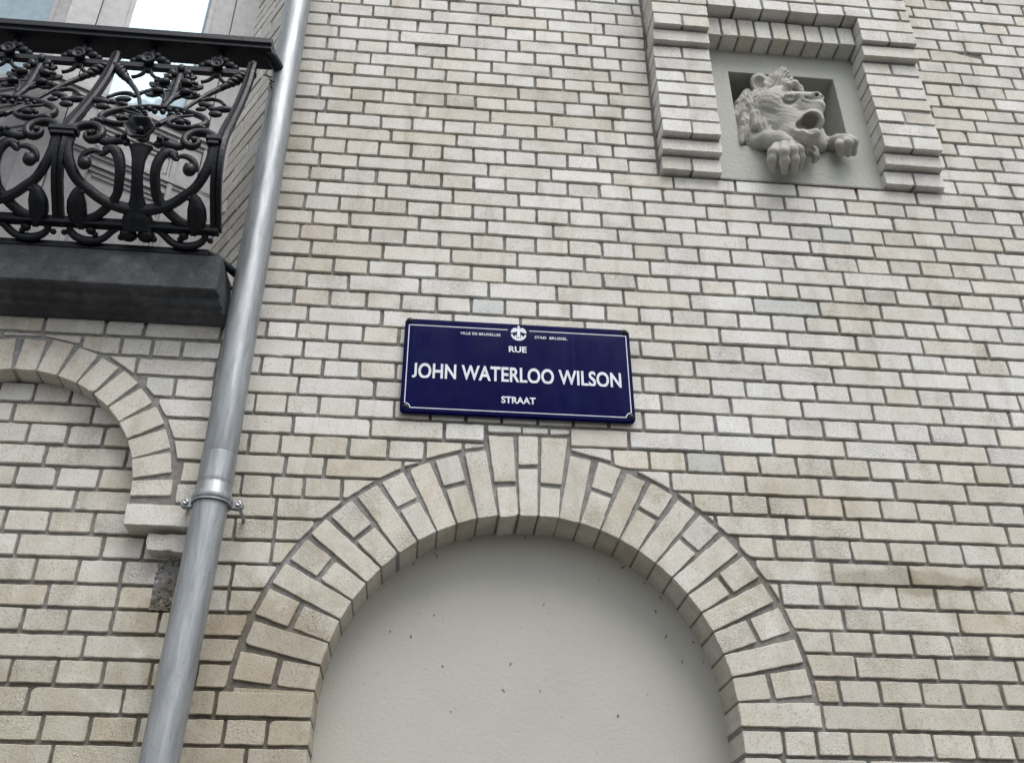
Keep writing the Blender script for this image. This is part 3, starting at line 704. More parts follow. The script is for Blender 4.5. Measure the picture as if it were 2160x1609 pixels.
def sf(z): return sum(_sf(z+o)*w_ for o, w_ in ((-.05,.12), (-.025,.22), (0,.32), (.025,.22), (.05,.12)))
def S3(x, z, dy=0.0): return (x, sf(z)+dy, z)
mb = MB()      # handrail: flat moulded bar that returns to the wall
hp = [(-.235, -.512), (-.235, -.535), (-.226, -.540), (-.226, -.552), (-.140, -.560), (-.140, -.512), (-.150, -.502), (-.225, -.502)]
def extr(mb, prof, x0, x1):
    n = len(prof); vs = [(x, y, z) for x in (x0, x1) for y, z in prof]
    mb.add(vs, [tuple(range(n)), tuple(range(2*n-1, n-1, -1))]+[(i, (i+1)%n, n+(i+1)%n, n+i) for i in range(n)])
extr(mb, hp, -1.43, .088)
for a, b in (((.088, -.19), (.112, -.10)),):
    mb.tube(smooth([(a[0]-.02, -.20, -.545), (.088, -.185, -.552), (.108, -.14, -.565), (.112, -.075, -.575)]), .020, 8, 1.0)
hr = mb.build('handrail', M['iron'], rail)
bv = hr.modifiers.new('bevel', 'BEVEL'); bv.width = .002; bv.segments = 2; bv.limit_method = 'ANGLE'
mb = MB(); mb.box(-1.42, .031, -.199, -.181, -.656, -.632, .002); mb.build('top_rail', M['iron'], rail)
mb = MB(); mb.box(-1.42, .040, sf(-1.36)-.012, sf(-1.36)+.012, -1.372, -1.346, .002); mb.build('lower_rail', M['iron'], rail)
mb = MB(); mb.box(-1.42, .010, -.199, -.176, -1.4205, -1.398, .002)
mb.tube([(.005, -.188, -1.409), (.03, -.18, -1.412), (.095, -.10, -1.425), (.10, -.06, -1.428)], .012, 6)
mb.build('base_rail', M['iron'], rail)
for k, x in enumerate(post_x):
    mb = MB(); zs = [-.60-.76*i/36 for i in range(37)]
    vs = []; hw = .0135
    for z in zs:
        ww = hw*(1.0 if z > -1.0 else 1.15)
        y = sf(z)
        # forked, grooved section
        vs += [(x-ww, y-.011, z), (x-ww*.25, y-.013, z), (x, y-.008, z), (x+ww*.25, y-.013, z), (x+ww, y-.011, z), (x+ww, y+.010, z), (x-ww, y+.010, z)]
    n = 7; fs = [(i*n+j, i*n+(j+1)%n, (i+1)*n+(j+1)%n, (i+1)*n+j) for i in range(36) for j in range(n)]+[tuple(range(n)), tuple(range(37*n-1, 36*n-1, -1))]
    mb.add(vs, fs)
    mb.ball((x, -.19, -.598), .0165); mb.ball((x, -.19, -.645), .018, (1, 1.1, .9)); mb.tube([(x, -.19, -.62), (x, -.19, -.66)], .014, 10)
    # widened foot and side spindles that thicken the lower half
    for s_ in (-1, 1):
        if k == 0 and s_ == 1: continue
    mb.build('post', M['iron'], rail)
    # cap block under the scrolls
    mb = MB(); xa, xb = (x-.040, x+.004) if k == 0 else (x-.040, x+.040)
    mb.box(xa, xb, sf(-1.132)-.026, sf(-1.132)+.006, -1.143, -1.124, .003); mb.box(xa+.006, xb-.006, sf(-1.145)-.02, sf(-1.145)+.004, -1.156, -1.142, .002)
    mb.build('post_cap', M['iron'], rail)

A_ = [(.203,-1.150),(.203,-1.19),(.192,-1.232),(.167,-1.273),(.126,-1.299),(.088,-1.316),(.04,-1.326),(0,-1.328)]
C_ = [(.104,-1.190),(.088,-1.182),(.070,-1.188),(.056,-1.211),(.049,-1.244),(.051,-1.278),(.056,-1.30),(.073,-1.318),(.097,-1.335),(.121,-1.347),(.150,-1.353)]
def lat(pts): return pts
def panel(cx, first):
    def P(u, z, s_=1, dy=0.0): return (cx+s_*u, sf(z)+dy, z)
    # --- scrolls
    mb = MB()
    for s_ in (1, -1):
        def T(pts, rad, ysc=.9, dy=0.0, seg=8, k=5):
            if isinstance(rad, (int, float)): rad = [rad]*len(pts)
            g_ = 1.05 if pts[0][1] > -1.1 else 1.22
            if pts[0][1] <= -1.1: ysc *= .72
            q, r_ = smooth(pts, k, [v*g_ for v in rad]); mb.tube([P(u, z, s_, dy) for u, z in q], r_, seg, ysc)
        T(A_, [.014,.0135,.0135,.0135,.014,.015,.017,.018])
        T(C_, [.006,.011,.014,.0135,.0125,.012,.0125,.013,.013,.013,.012])
        T([(.084,-1.183),(.096,-1.196),(.104,-1.206),(.112,-1.200)], [.011,.009,.006,.003])
        T([(.108,-1.197),(.128,-1.194),(.148,-1.203),(.161,-1.222),(.163,-1.238)], [.005,.008,.009,.007,.004])
        mb.ball(P(.146,-1.238,s_,-.008), .0195, (1,.9,1.12)); mb.ball(P(.140,-1.230,s_,-.012), .009)
        T([(.135,-1.352),(.15,-1.362),(.16,-1.37)], .010)
        # leaf between flower cup and scroll
        T([(.040,-1.165),(.052,-1.150),(.075,-1.153),(.092,-1.160),(.112,-1.158),(.122,-1.150)], [.008,.012,.013,.013,.011,.006], 1.0)
        mb.ball(P(.050,-1.146,s_,-.012), .009); mb.ball(P(.068,-1.143,s_,-.010), .008)
        # volute
        T([(.205,-1.128),(.196,-1.110),(.174,-1.095),(.148,-1.093),(.126,-1.108),(.117,-1.133),(.124,-1.154),(.143,-1.162),(.157,-1.151),(.157,-1.136),(.147,-1.129),(.139,-1.134)], [.011,.011,.011,.011,.010,.010,.010,.009,.008,.007,.007,.009], 1.5, -.004)
        mb.ball(P(.147,-1.143,s_,-.014), .0085)
        # ring with curled end
        T([(0,-.927),(.039,-.927),(.065,-.934),(.096,-.950),(.133,-.976),(.153,-1.010),(.147,-1.040),(.116,-1.062),(.080,-1.063),(.051,-1.044),(.046,-1.022),(.062,-1.006),(.088,-1.010),(.100,-1.022)], [.008,.008,.0075,.008,.009,.010,.010,.009,.008,.007,.007,.007,.006,.008], 1.2)
        mb.ball(P(.080,-1.030,s_,-.004), .011, (1.5,1,.9)); mb.ball(P(.102,-1.022,s_,0), .008)
        T([(.126,-.952),(.090,-.972),(.055,-.990),(.021,-1.052)], [.004,.0045,.006,.009])
        T([(.030,-.985),(.050,-.975),(.012,-1.06)], [.005,.006,.008])
        mb.ball(P(.147,-1.066,s_,-.006), .014, (1.5,1,.8)); mb.ball(P(.160,-1.072,s_,-.01), .008)
        mb.ball(P(.030,-.950,s_,-.006), .009); mb.ball(P(.052,-.953,s_,-.004), .0085); mb.ball(P(.075,-.958,s_,-.004), .007); mb.ball(P(.012,-.962,s_,-.004), .009)
        mb.ball(P(.040,-.975,s_,-.004), .008, (1.4,1,.8)); mb.ball(P(.062,-.972,s_,-.004), .007)
        # foot curl
        T([(.048,-1.361),(.071,-1.374),(.102,-1.394),(.140,-1.399),(.172,-1.392),(.190,-1.378),(.187,-1.366)], [.010,.009,.010,.012,.011,.009,.007])
        mb.ball(P(.206,-1.383,s_), .009); mb.ball(P(.131,-1.378,s_,-.004), .013, (1.1,1,.9)); mb.ball(P(.120,-1.384,s_), .009)
        mb.ball(P(.025,-1.384,s_,-.006), .0225, (1.15,1,.80)); mb.ball(P(.046,-1.389,s_,-.004), .010)
    # centre shaft, flaring at top and foot
    q, r_ = smooth([(0,-1.172),(0,-1.185),(0,-1.215),(0,-1.26),(0,-1.30),(0,-1.325),(0,-1.345),(0,-1.372)], 4, [.036,.029,.020,.0165,.019,.030,.044,.052])
    mb.tube([P(u, z) for u, z in q], r_, 10, .55)
    sc = mb.build('scroll_panel', M['iron'], rail)
    for s_ in (1, -1):      # hanging husks
        mb = MB()
        q, r_ = smooth([(.153,-1.284),(.158,-1.296),(.164,-1.306),(.168,-1.322),(.168,-1.342),(.162,-1.360),(.155,-1.376)], 4, [.008,.013,.020,.027,.028,.022,.008])
        mb.tube([P(u, z, s_, -.004) for u, z in q], r_, 10, .8)
        for j in range(5): mb.ball(P(.150+.004*j, -1.305-.014*j, s_, -.012), .0085, (1,.9,1.2))
        mb.build('husk_ornament', M['iron'], rail)
    # flower cup
    mb = MB(); c = Vector((cx-.007, sf(-1.115)-.018, -1.122))
    ax = Vector((0, -.72, -.05)).normalized(); e1 = Vector((1, 0, 0)); e2 = ax.cross(e1).normalized()
    pr = [(.012, .030), (.026, .010), (.038, -.008), (.043, -.022), (.038, -.021), (.026, -.004), (.010, .004), (.0, .006)]
    seg = 30; vs = []; fs = []
    for (r, h) in pr:
        for k in range(seg):
            t = 2*PI*k/seg; rr_ = r*(1+.09*math.cos(6*t)); q = c+e1*(rr_*math.cos(t))+e2*(rr_*math.sin(t)*.92)+ax*(-h); vs.append(tuple(q))
    for i in range(len(pr)-1):
        for k in range(seg): fs.append((i*seg+k, i*seg+(k+1)%seg, (i+1)*seg+(k+1)%seg, (i+1)*seg+k))
    mb.add(vs, fs, smooth=True); mb.ball(tuple(c+ax*.004), .0125); mb.ball(tuple(c-ax*.02), .022)
    mb.build('flower_cup', M['iron'], rail)
    # acanthus leaf
    mb = MB()
    q, r_ = smooth([(0,-.925),(.004,-.89),(.008,-.842),(.004,-.767),(0,-.70),(0,-.665)], 4, [.014,.010,.011,.013,.012,.006]); mb.tube([P(u, z) for u, z in q], r_, 10, .6)
    for (u, z, r, sx, sz, rot) in ((0,-.662,.016,1,1.3,0),(-.021,-.694,.017,1,1.3,.5),(.026,-.690,.016,1,1.3,-.5),(-.034,-.752,.019,1.3,.9,.3),(.036,-.750,.020,1.4,.9,-.3),(.064,-.752,.011,1.2,.9,-.3),(-.060,-.750,.010,1,.9,.3),(-.040,-.816,.016,1.5,.9,.1),(.046,-.812,.017,1.4,.95,0),(.074,-.820,.011,1,1.3,0),(.030,-.714,.012,1,1.2,0),(-.026,-.718,.012,1,1.2,0)):
        mb.ball((cx+u, sf(z)-.010, z), r*.78, (sx, .75, sz), rot)
    half = [(.009,-.925),(.010,-.88),(.017,-.848),(.034,-.826),(.052,-.836),(.070,-.832),(.082,-.816),(.084,-.802),(.070,-.800),(.066,-.788),(.050,-.784),(.030,-.794),(.017,-.798),(.017,-.776),(.032,-.768),(.052,-.776),(.070,-.770),(.082,-.756),(.082,-.742),(.066,-.742),(.060,-.728),(.044,-.727),(.030,-.738),(.018,-.738),(.016,-.718),(.028,-.708),(.046,-.706),(.052,-.690),(.040,-.686),(.034,-.672),(.020,-.678),(.018,-.662),(.010,-.650),(.0,-.636)]
    ol = half+[(-u*.98, z-.002) for u, z in half[-2::-1]]
    nn_ = len(ol); vs = [(cx+u*1.04, sf(z)-.004+.05*abs(u), z) for u, z in ol]+[(cx+u*1.04, sf(z)+.010, z) for u, z in ol]
    mb.add(vs, [tuple(range(nn_)), tuple(range(2*nn_-1, nn_-1, -1))]+[(i, (i+1)%nn_, nn_+(i+1)%nn_, nn_+i) for i in range(nn_)])
    for s_ in (1, -1):
        q, r_ = smooth([(.006,-.885),(.012,-.842),(.030,-.806),(.058,-.800),(.080,-.818)], 4, [.007,.007,.007,.008,.006]); mb.tube([P(u, z, s_) for u, z in q], r_, 7, .9)
    q, r_ = smooth([(-.045,-.806),(-.058,-.797),(-.080,-.815),(-.100,-.840)], 4, [.005,.006,.006,.009]); mb.tube([P(u, z) for u, z in q], r_, 7, .9)
    mb.build('leaf_ornament', M['iron'], rail)
    for s_ in (1, -1):
        mb = MB()      # twisted rod
        p0, p1 = Vector(P(.209,-.662,s_)), Vector(P(.143,-.758,s_)); L = (p1-p0); ds = L.normalized(); e1 = Vector((0,-1,0)); e1 = (e1-ds*e1.dot(ds)).normalized(); e2 = ds.cross(e1)
        for st in range(2):
            pts = []; rad = []
            for i in range(57):
                t = i/56; a = 2*PI*(2.9*t+st/2); env = .0085*math.sin(PI*min(1, .25+t*.9))
                pts.append(tuple(p0+L*t+e1*(env*math.cos(a))+e2*(env*math.sin(a)))); rad.append(.0105)
            mb.tube(pts, rad, 7)
        q, r_ = smooth([(.143,-.758),(.115,-.803),(.088,-.860),(.065,-.930)], 5, [.009,.0085,.0065,.005]); mb.tube([P(u, z, s_) for u, z in q], r_, 8)
        mb.build('twisted_rod', M['iron'], rail)
        mb = MB()      # small open flower on a stem, beside the post
        for (u, z, r, sx, sz, rot) in ((.126,-.892,.014,1.7,.8,-.2),(.185,-.915,.015,1.9,.75,.15),(.168,-.955,.013,1.5,.9,0),(.118,-.925,.010,1.6,.8,.2),(.150,-.915,.010,1.2,1,0)): mb.ball((cx+s_*u, sf(z)-.006, z), r*1.1, (sx, .6, sz), rot*s_)
        q, r_ = smooth([(.100,-.855),(.115,-.842),(.135,-.836),(.160,-.847),(.180,-.875)], 4, [.006,.008,.007,.006,.005]); mb.tube([P(u, z, s_) for u, z in q], r_, 7)
        mb.build('bud_ornament', M['iron'], rail)
        mb = MB()      # rosette on the top rail
        rx = cx+s_*.111; ry = -.19; rz = -.632
        pr = [(.004,-.030),(.014,-.027),(.0175,-.033),(.0215,-.032),(.0215,-.026),(.014,-.004),(.014,.012)]
        vs = []; fs = []; seg = 20
        for (r, h) in pr:
            for k in range(seg): t = 2*PI*k/seg; vs.append((rx+r*math.cos(t)*(1+.05*math.cos(5*t)), ry+h, rz+r*math.sin(t)))
        for i in range(len(pr)-1):
            for k in range(seg): fs.append((i*seg+k, i*seg+(k+1)%seg, (i+1)*seg+(k+1)%seg, (i+1)*seg+k))
        mb.add(vs, fs, smooth=True); mb.ball((rx, ry-.028, rz), .0055)
        for t_ in (1, -1):
            q, r_ = smooth([(rx+t_*.008,-.655),(rx+t_*.014,-.675),(rx+t_*.028,-.690),(rx+t_*.046,-.697)], 4, [.008,.007,.006,.0065]); mb.tube([(u, ry, z) for u, z in q], r_, 7)
            mb.ball((rx+t_*.018, ry, -.588), .0150, (1.1,.8,1)); mb.ball((rx+t_*.036, ry, -.608), .0160, (1.2,.8,1)); mb.ball((rx+t_*.054, ry, -.617), .0105, (1.2,.8,1.3), t_*.5)
        mb.ball((rx, ry, -.660), .011, (1,.9,1.2)); mb.ball((rx, ry, -.600), .013, (.9,.8,1.2))
        q, r_ = smooth([(rx,-.595),(rx,-.578),(rx,-.560),(rx,-.548)], 4, [.009,.014,.011,.004]); mb.tube([(u, ry, z) for u, z in q], r_, 8, .8)
        mb.build('rosette', M['iron'], rail)
for k in range(3): panel(.031-PW*(k+.5), k == 0)

mb = MB()
mb.tube([(.070, -.16, -.600), (.080, -.155, -.612), (.092, -.15, -.640), (.098, -.15, -.668)], .0016, 5)
for (x, z) in ((.062, -.604), (.088, -.622), (.084, -.640), (.094, -.655), (.086, -.668), (.100, -.628)): mb.tube([(.09, -.152, z-.004), (x, -.156, z)], .0022, 5)
mb.build('wire_scrap', M['iron'], rail)
# ------------------------------------------------------------------ drainpipe
pipe = empty('drainpipe', (.1235, -.115, 0))
tag(pipe, 'tall grey zinc drainpipe clamped to the cream brick wall', 'drainpipe')
PXc, PYc = .1235, -.113
mb = MB(); r = .0455
mb.lathe([(r-.003, 1.8), (r, 1.8)]+[(r, 1.8-.2*i) for i in range(1, 20) if 1.8-.2*i > -2.0]+[(r, -2.029), (r-.0006, -2.0305)], (PXc, PYc), seg=56)
mb.build('upper_pipe', M['zinc'], pipe, org=(PXc, PYc, ZO))
mb = MB(); r2 = .0462
mb.lathe([(r2-.0015, -2.0295), (r2-.0002, -2.0305), (r2, -2.0315), (r2, -2.034), (r2, -2.05), (r2, -2.075), (r2, -2.098), (r2, -2.103), (r2+.0002, -2.108), (r2-.0012, -2.114), (r2-.0022, -2.118), (r2+.0008, -2.124), (r2+.001, -2.142), (r2+.0028, -2.1445), (r2+.0056, -2.150), (r2+.0066, -2.158), (r2+.0052, -2.166), (r2+.001, -2.170), (r2-.004, -2.171)], (PXc, PYc), seg=56)
mb.build('socket_collar', M['zinc'], pipe, org=(PXc, PYc, ZO))
mb = MB(); vs = []; fs = []; seg = 56; r3 = .0445
hs_ = [-2.14-.16*i for i in range(17)]
for h in hs_:
    for k in range(seg):
        t = 2*PI*k/seg; x = PXc+.0268*(h+2.14)+r3*math.cos(t); vs.append((x, PYc+r3*math.sin(t), h))
for i in range(len(hs_)-1):
    for k in range(seg): fs.append((i*seg+k, i*seg+(k+1)%seg, (i+1)*seg+(k+1)%seg, (i+1)*seg+k))
mb.add(vs, fs, smooth=True); mb.build('lower_pipe', M['zinc'], pipe, org=(PXc, PYc, ZO))
mb = MB(); zc = -2.163; zt, zl = zc+.013, zc-.013
ro_, ri_ = r2+.0035, r2+.0015
for (ra, rb, z0, z1) in ((ri_, ro_+.001, zc-.010, zc-.006),):
    vs = []; fs = []
    for k in range(seg):
        t = 2*PI*k/seg
        for rr_, z in ((ra, z0), (rb+.001, z0), (rb+.001, z1), (ra, z1)): vs.append((PXc+rr_*math.cos(t), PYc+rr_*math.sin(t), z))
    for k in range(seg):
        for j in range(4): fs.append((k*4+j, k*4+(j+1)%4, ((k+1)%seg)*4+(j+1)%4, ((k+1)%seg)*4+j))
    mb.add(vs, fs, smooth=False)
for s_ in (-1, 1):
    xe = PXc+s_*.0675; pol = [(PXc+s_*(ro_-.004), zc+.012), (PXc+s_*(ro_-.004), zc-.012)]+[(xe+s_*.013*math.sin(math.radians(a)), zc-.013*math.cos(math.radians(a))) for a in range(0, 181, 20)]
    mb.convex(pol, -.106, .004, .001)
    pol2 = [(PXc+s_*(ro_-.004), zc-.006), (PXc+s_*(ro_-.004), zc-.013)]+[(xe+s_*.0145*math.sin(math.radians(a)), zc-.002-.0145*math.cos(math.radians(a))) for a in range(0, 181, 20)]
    mb.convex(pol2, -.1005, .004, .001)
    mb.tube([(xe, -.10, zc), (xe, .02, zc)], .005, 8)
cl = mb.build('pipe_clamp', M['zinc'], pipe, org=(PXc, PYc, ZO))
for s_ in (-1, 1):
    xe = PXc+s_*.0675; mb = MB(); mb.lathe([(.0001, -.1115), (.0032, -.1115), (.0036, -.1135), (.0068, -.1128), (.0078, -.1105), (.0080, -.1055)], (xe, 0, zc), axis='y', seg=20); mb.build('screw', M['steel'], cl)
for o in scene.objects:
    if o.name.startswith(('upper_pipe', 'socket_collar', 'lower_pipe', 'pipe_clamp')): pass

# ------------------------------------------------------------------ street sign
sign = empty('street_sign', (.937, -.015, ZO-1.645))
tag(sign, 'dark blue enamel street name sign with white lettering above the big arch', 'street sign')
sx0, sx1, sz0, sz1 = .5885, 1.2850, -1.8120, -1.4785; SY = -.020
def rrect(x0, x1, z0, z1, r, k=6):
    pts = []
    for cx, cz, a0 in ((x1-r, z0+r, -90), (x1-r, z1-r, 0), (x0+r, z1-r, 90), (x0+r, z0+r, 180)):
        for j in range(k+1): a = math.radians(a0+90*j/k); pts.append((cx+r*math.cos(a), cz+r*math.sin(a)))
    return pts
mb = MB()      # slightly pillowed plate with turned-back edge
loops = [(0, .010, .014), (0, .003, .0145), (.0015, .0, .014), (.005, -.0012, .012), (.013, .0005, .010), (.018, .0, .008), (.06, -.0012, .006), (.12, -.0022, .004)]
vs = []; nL = 28
for ins_, dy, rr_ in loops:
    pts = rrect(sx0+ins_, sx1-ins_, sz0+ins_, sz1-ins_, rr_)
    vs += [(x, SY+dy, z) for x, z in pts]
fs = [(i*nL+k, i*nL+(k+1)%nL, (i+1)*nL+(k+1)%nL, (i+1)*nL+k) for i in range(len(loops)-1) for k in range(nL)]+[tuple(range((len(loops)-1)*nL, len(loops)*nL))]
mb.add(vs, fs, smooth=True); mb.build('sign_plate', M['enamel'], sign)
def ysurf(x, z):
    d = min(x-sx0, sx1-x, z-sz0, sz1-z); return SY-.0012*min(1, max(0, (d-.018)/.042))-.001*min(1, max(0, (d-.06)/.06))-.0009
mb = MB(); lw = .0026; bx0, bx1, bz0, bz1 = .6015, 1.2730, -1.7960, -1.5035
def bar(x0, z0, x1, z1):
    n = max(1, int(math.hypot(x1-x0, z1-z0)/.03)); dx, dz = x1-x0, z1-z0; L = math.hypot(dx, dz); nx, nz = -dz/L*lw/2, dx/L*lw/2; vs = []
    for i in range(n+1):
        x, z = x0+dx*i/n, z0+dz*i/n
        for s_ in (-1, 1): vs.append((x+nx*s_, ysurf(x, z), z+nz*s_))
        for s_ in (1, -1): vs.append((x+nx*s_, ysurf(x, z)+.0014, z+nz*s_))
    mb.add(vs, [(4*i+k, 4*i+(k+1)%4, 4*i+4+(k+1)%4, 4*i+4+k) for i in range(n) for k in range(4)])
nr = .016
bar(bx0, bz1, .9035, bz1); bar(.9705, bz1, bx1, bz1); bar(bx0, bz0+nr, bx0, bz1+lw/2); bar(bx1, bz0+nr, bx1, bz1+lw/2); bar(bx0+nr, bz0, bx1-nr, bz0)
for cx, a0 in ((bx0, 0), (bx1, 90)):
    for k in range(6):
        a, b = math.radians(a0+15*k), math.radians(a0+15*(k+1)); bar(cx+nr*math.cos(a), bz0+nr*math.sin(a), cx+nr*math.cos(b), bz0+nr*math.sin(b))
mb.build('sign_border', M['white'], sign)
def text(s, x0, x1, z0, z1, name, bold=.0):
    c = bpy.data.curves.new(name, 'FONT'); c.body = s; c.size = 1; c.offset = bold; c.resolution_u = 6; c.space_character = 1.02
    o = bpy.data.objects.new(name, c); scene.collection.objects.link(o)
    dg = bpy.context.evaluated_depsgraph_get(); dg.update(); me = bpy.data.meshes.new_from_object(o.evaluated_get(dg)); bpy.data.objects.remove(o)
    co = np.array([v.co[:] for v in me.vertices]); mn, mx = co.min(0), co.max(0)
    bm = bmesh.new(); bm.from_mesh(me); bmesh.ops.triangulate(bm, faces=bm.faces)
    bm.verts.ensure_lookup_table(); seen = set()
    for v0 in bm.verts:
        if v0.index in seen: continue
        st_ = [v0]; isl = []
        seen.add(v0.index)
        while st_:
            v = st_.pop(); isl.append(v)
            for e in v.link_edges:
                o2 = e.other_vert(v)
                if o2.index not in seen: seen.add(o2.index); st_.append(o2)
        lo_ = min(v.co.y for v in isl); hi_ = max(v.co.y for v in isl)
        if lo_ < -.08:
            for v in isl: v.co.y = (v.co.y-lo_)/(hi_-lo_)*hi_
    cap_h = float(np.percentile(co[:, 1][co[:, 1] > 0], 97)); cap_h = min(cap_h, mx[1]) if mn[1] > -.1 else mx[1]
    for v in bm.verts:
        x = x0+(v.co.x-mn[0])/(mx[0]-mn[0])*(x1-x0); yy = v.co.y if v.co.y > 0 else v.co.y*(.12 if mn[1] < -.08 else 1); y_lo = -.012; z = z0+(yy-y_lo)/(mx[1]-y_lo)*(z1-z0)
        v.co = (x, ysurf(x, z), z+ZO)
    r_ = bmesh.ops.extrude_face_region(bm, geom=bm.faces[:])
    for v in [g for g in r_['geom'] if isinstance(g, bmesh.types.BMVert)]: v.co.y -= .0005
    bmesh.ops.recalc_face_normals(bm, faces=bm.faces); bm.to_mesh(me); bm.free()
    me.materials.clear(); me.materials.append(M['white']); me.polygons.foreach_set('use_smooth', [False]*len(me.polygons))
    ob = bpy.data.objects.new(name, me); scene.collection.objects.link(ob); ob.parent = sign; ob.matrix_parent_inverse = Matrix.Translation(-Vector(sign.location)); return ob
text('JOHN WATERLOO WILSON', .6180, 1.2490, -1.6945, -1.6415, 'street_name', .024)
text('RUE', .9070, .9615, -1.5860, -1.5645, 'street_type', .03)
text('STRAAT', .8850, .9870, -1.7665, -1.7440, 'street_type', .03)
text('VILLE DE BRUXELLES', .7580, .8815, -1.5300, -1.5205, 'city_name', .012)
text('STAD  BRUSSEL', .9870, 1.0885, -1.5315, -1.5220, 'city_name', .012)
# round emblem: winged figure over a crescent
mb = MB()
def flat(poly, dy=0.0):
    n = len(poly); vs = [(x, ysurf(x, z)-.0002+dy, z) for x, z in poly]+[(x, ysurf(x, z)+.001, z) for x, z in poly]
    mb.add(vs, [tuple(range(n))]+[(i, (i+1)%n, n+(i+1)%n, n+i) for i in range(n)])
ex, ez = .9375, -1.5150
def ell(cx, cz, rx, rz, n=16): return [(cx+rx*math.cos(2*PI*i/n), cz+rz*math.sin(2*PI*i/n)) for i in range(n)]
flat(ell(ex, ez+.0235, .0042, .0050), -.0004)
flat([(ex-.006, ez+.018), (ex+.006, ez+.018), (ex+.0045, ez-.002), (ex+.0052, ez-.018), (ex+.0014, ez-.018), (ex, ez-.006), (ex-.0014, ez-.018), (ex-.0052, ez-.018), (ex-.0045, ez-.002)], -.0003)
for s_ in (1, -1):
    flat([(ex+s_*u, ez+v) for u, v in ((.003,.017), (.010,.0215), (.017,.0190), (.0225,.011), (.0245,.002), (.0215,.000), (.0195,.004), (.0165,.001), (.0135,.005), (.0105,.003), (.0075,.008), (.004,.009))])
    flat([(ex+s_*u, ez+v) for u, v in ((.0075,-.004), (.0105,-.010), (.0125,-.008), (.0115,-.013), (.016,-.011), (.0145,-.016), (.009,-.018), (.0065,-.012))])
cres = [(ex+.0245*math.cos(math.radians(a)), ez-.002+.0255*math.sin(math.radians(a))) for a in range(-168, -11, 12)]
inn = [(ex+.020*math.cos(math.radians(a)), ez+.002+.0215*math.sin(math.radians(a))) for a in range(-168, -11, 12)]
for i in range(len(cres)-1): flat([cres[i], cres[i+1], inn[i+1], inn[i]])
mb.build('emblem', M['white'], sign)
for x, z in ((.602, -1.4875), (1.270, -1.4885), (.6045, -1.7935), (1.2730, -1.7935)):
    mb = MB(); mb.lathe([(.0001, SY-.0072), (.0022, SY-.0072), (.0028, SY-.0050), (.0050, SY-.0052), (.0066, SY-.0035), (.0068, SY-.0015), (.0095, SY-.0015), (.0100, SY+.001)], (x, 0, z), axis='y', seg=22); mb.tube([(x, SY, z), (x, .01, z)], .004, 8); mb.build('bolt', M['bolt'], sign)

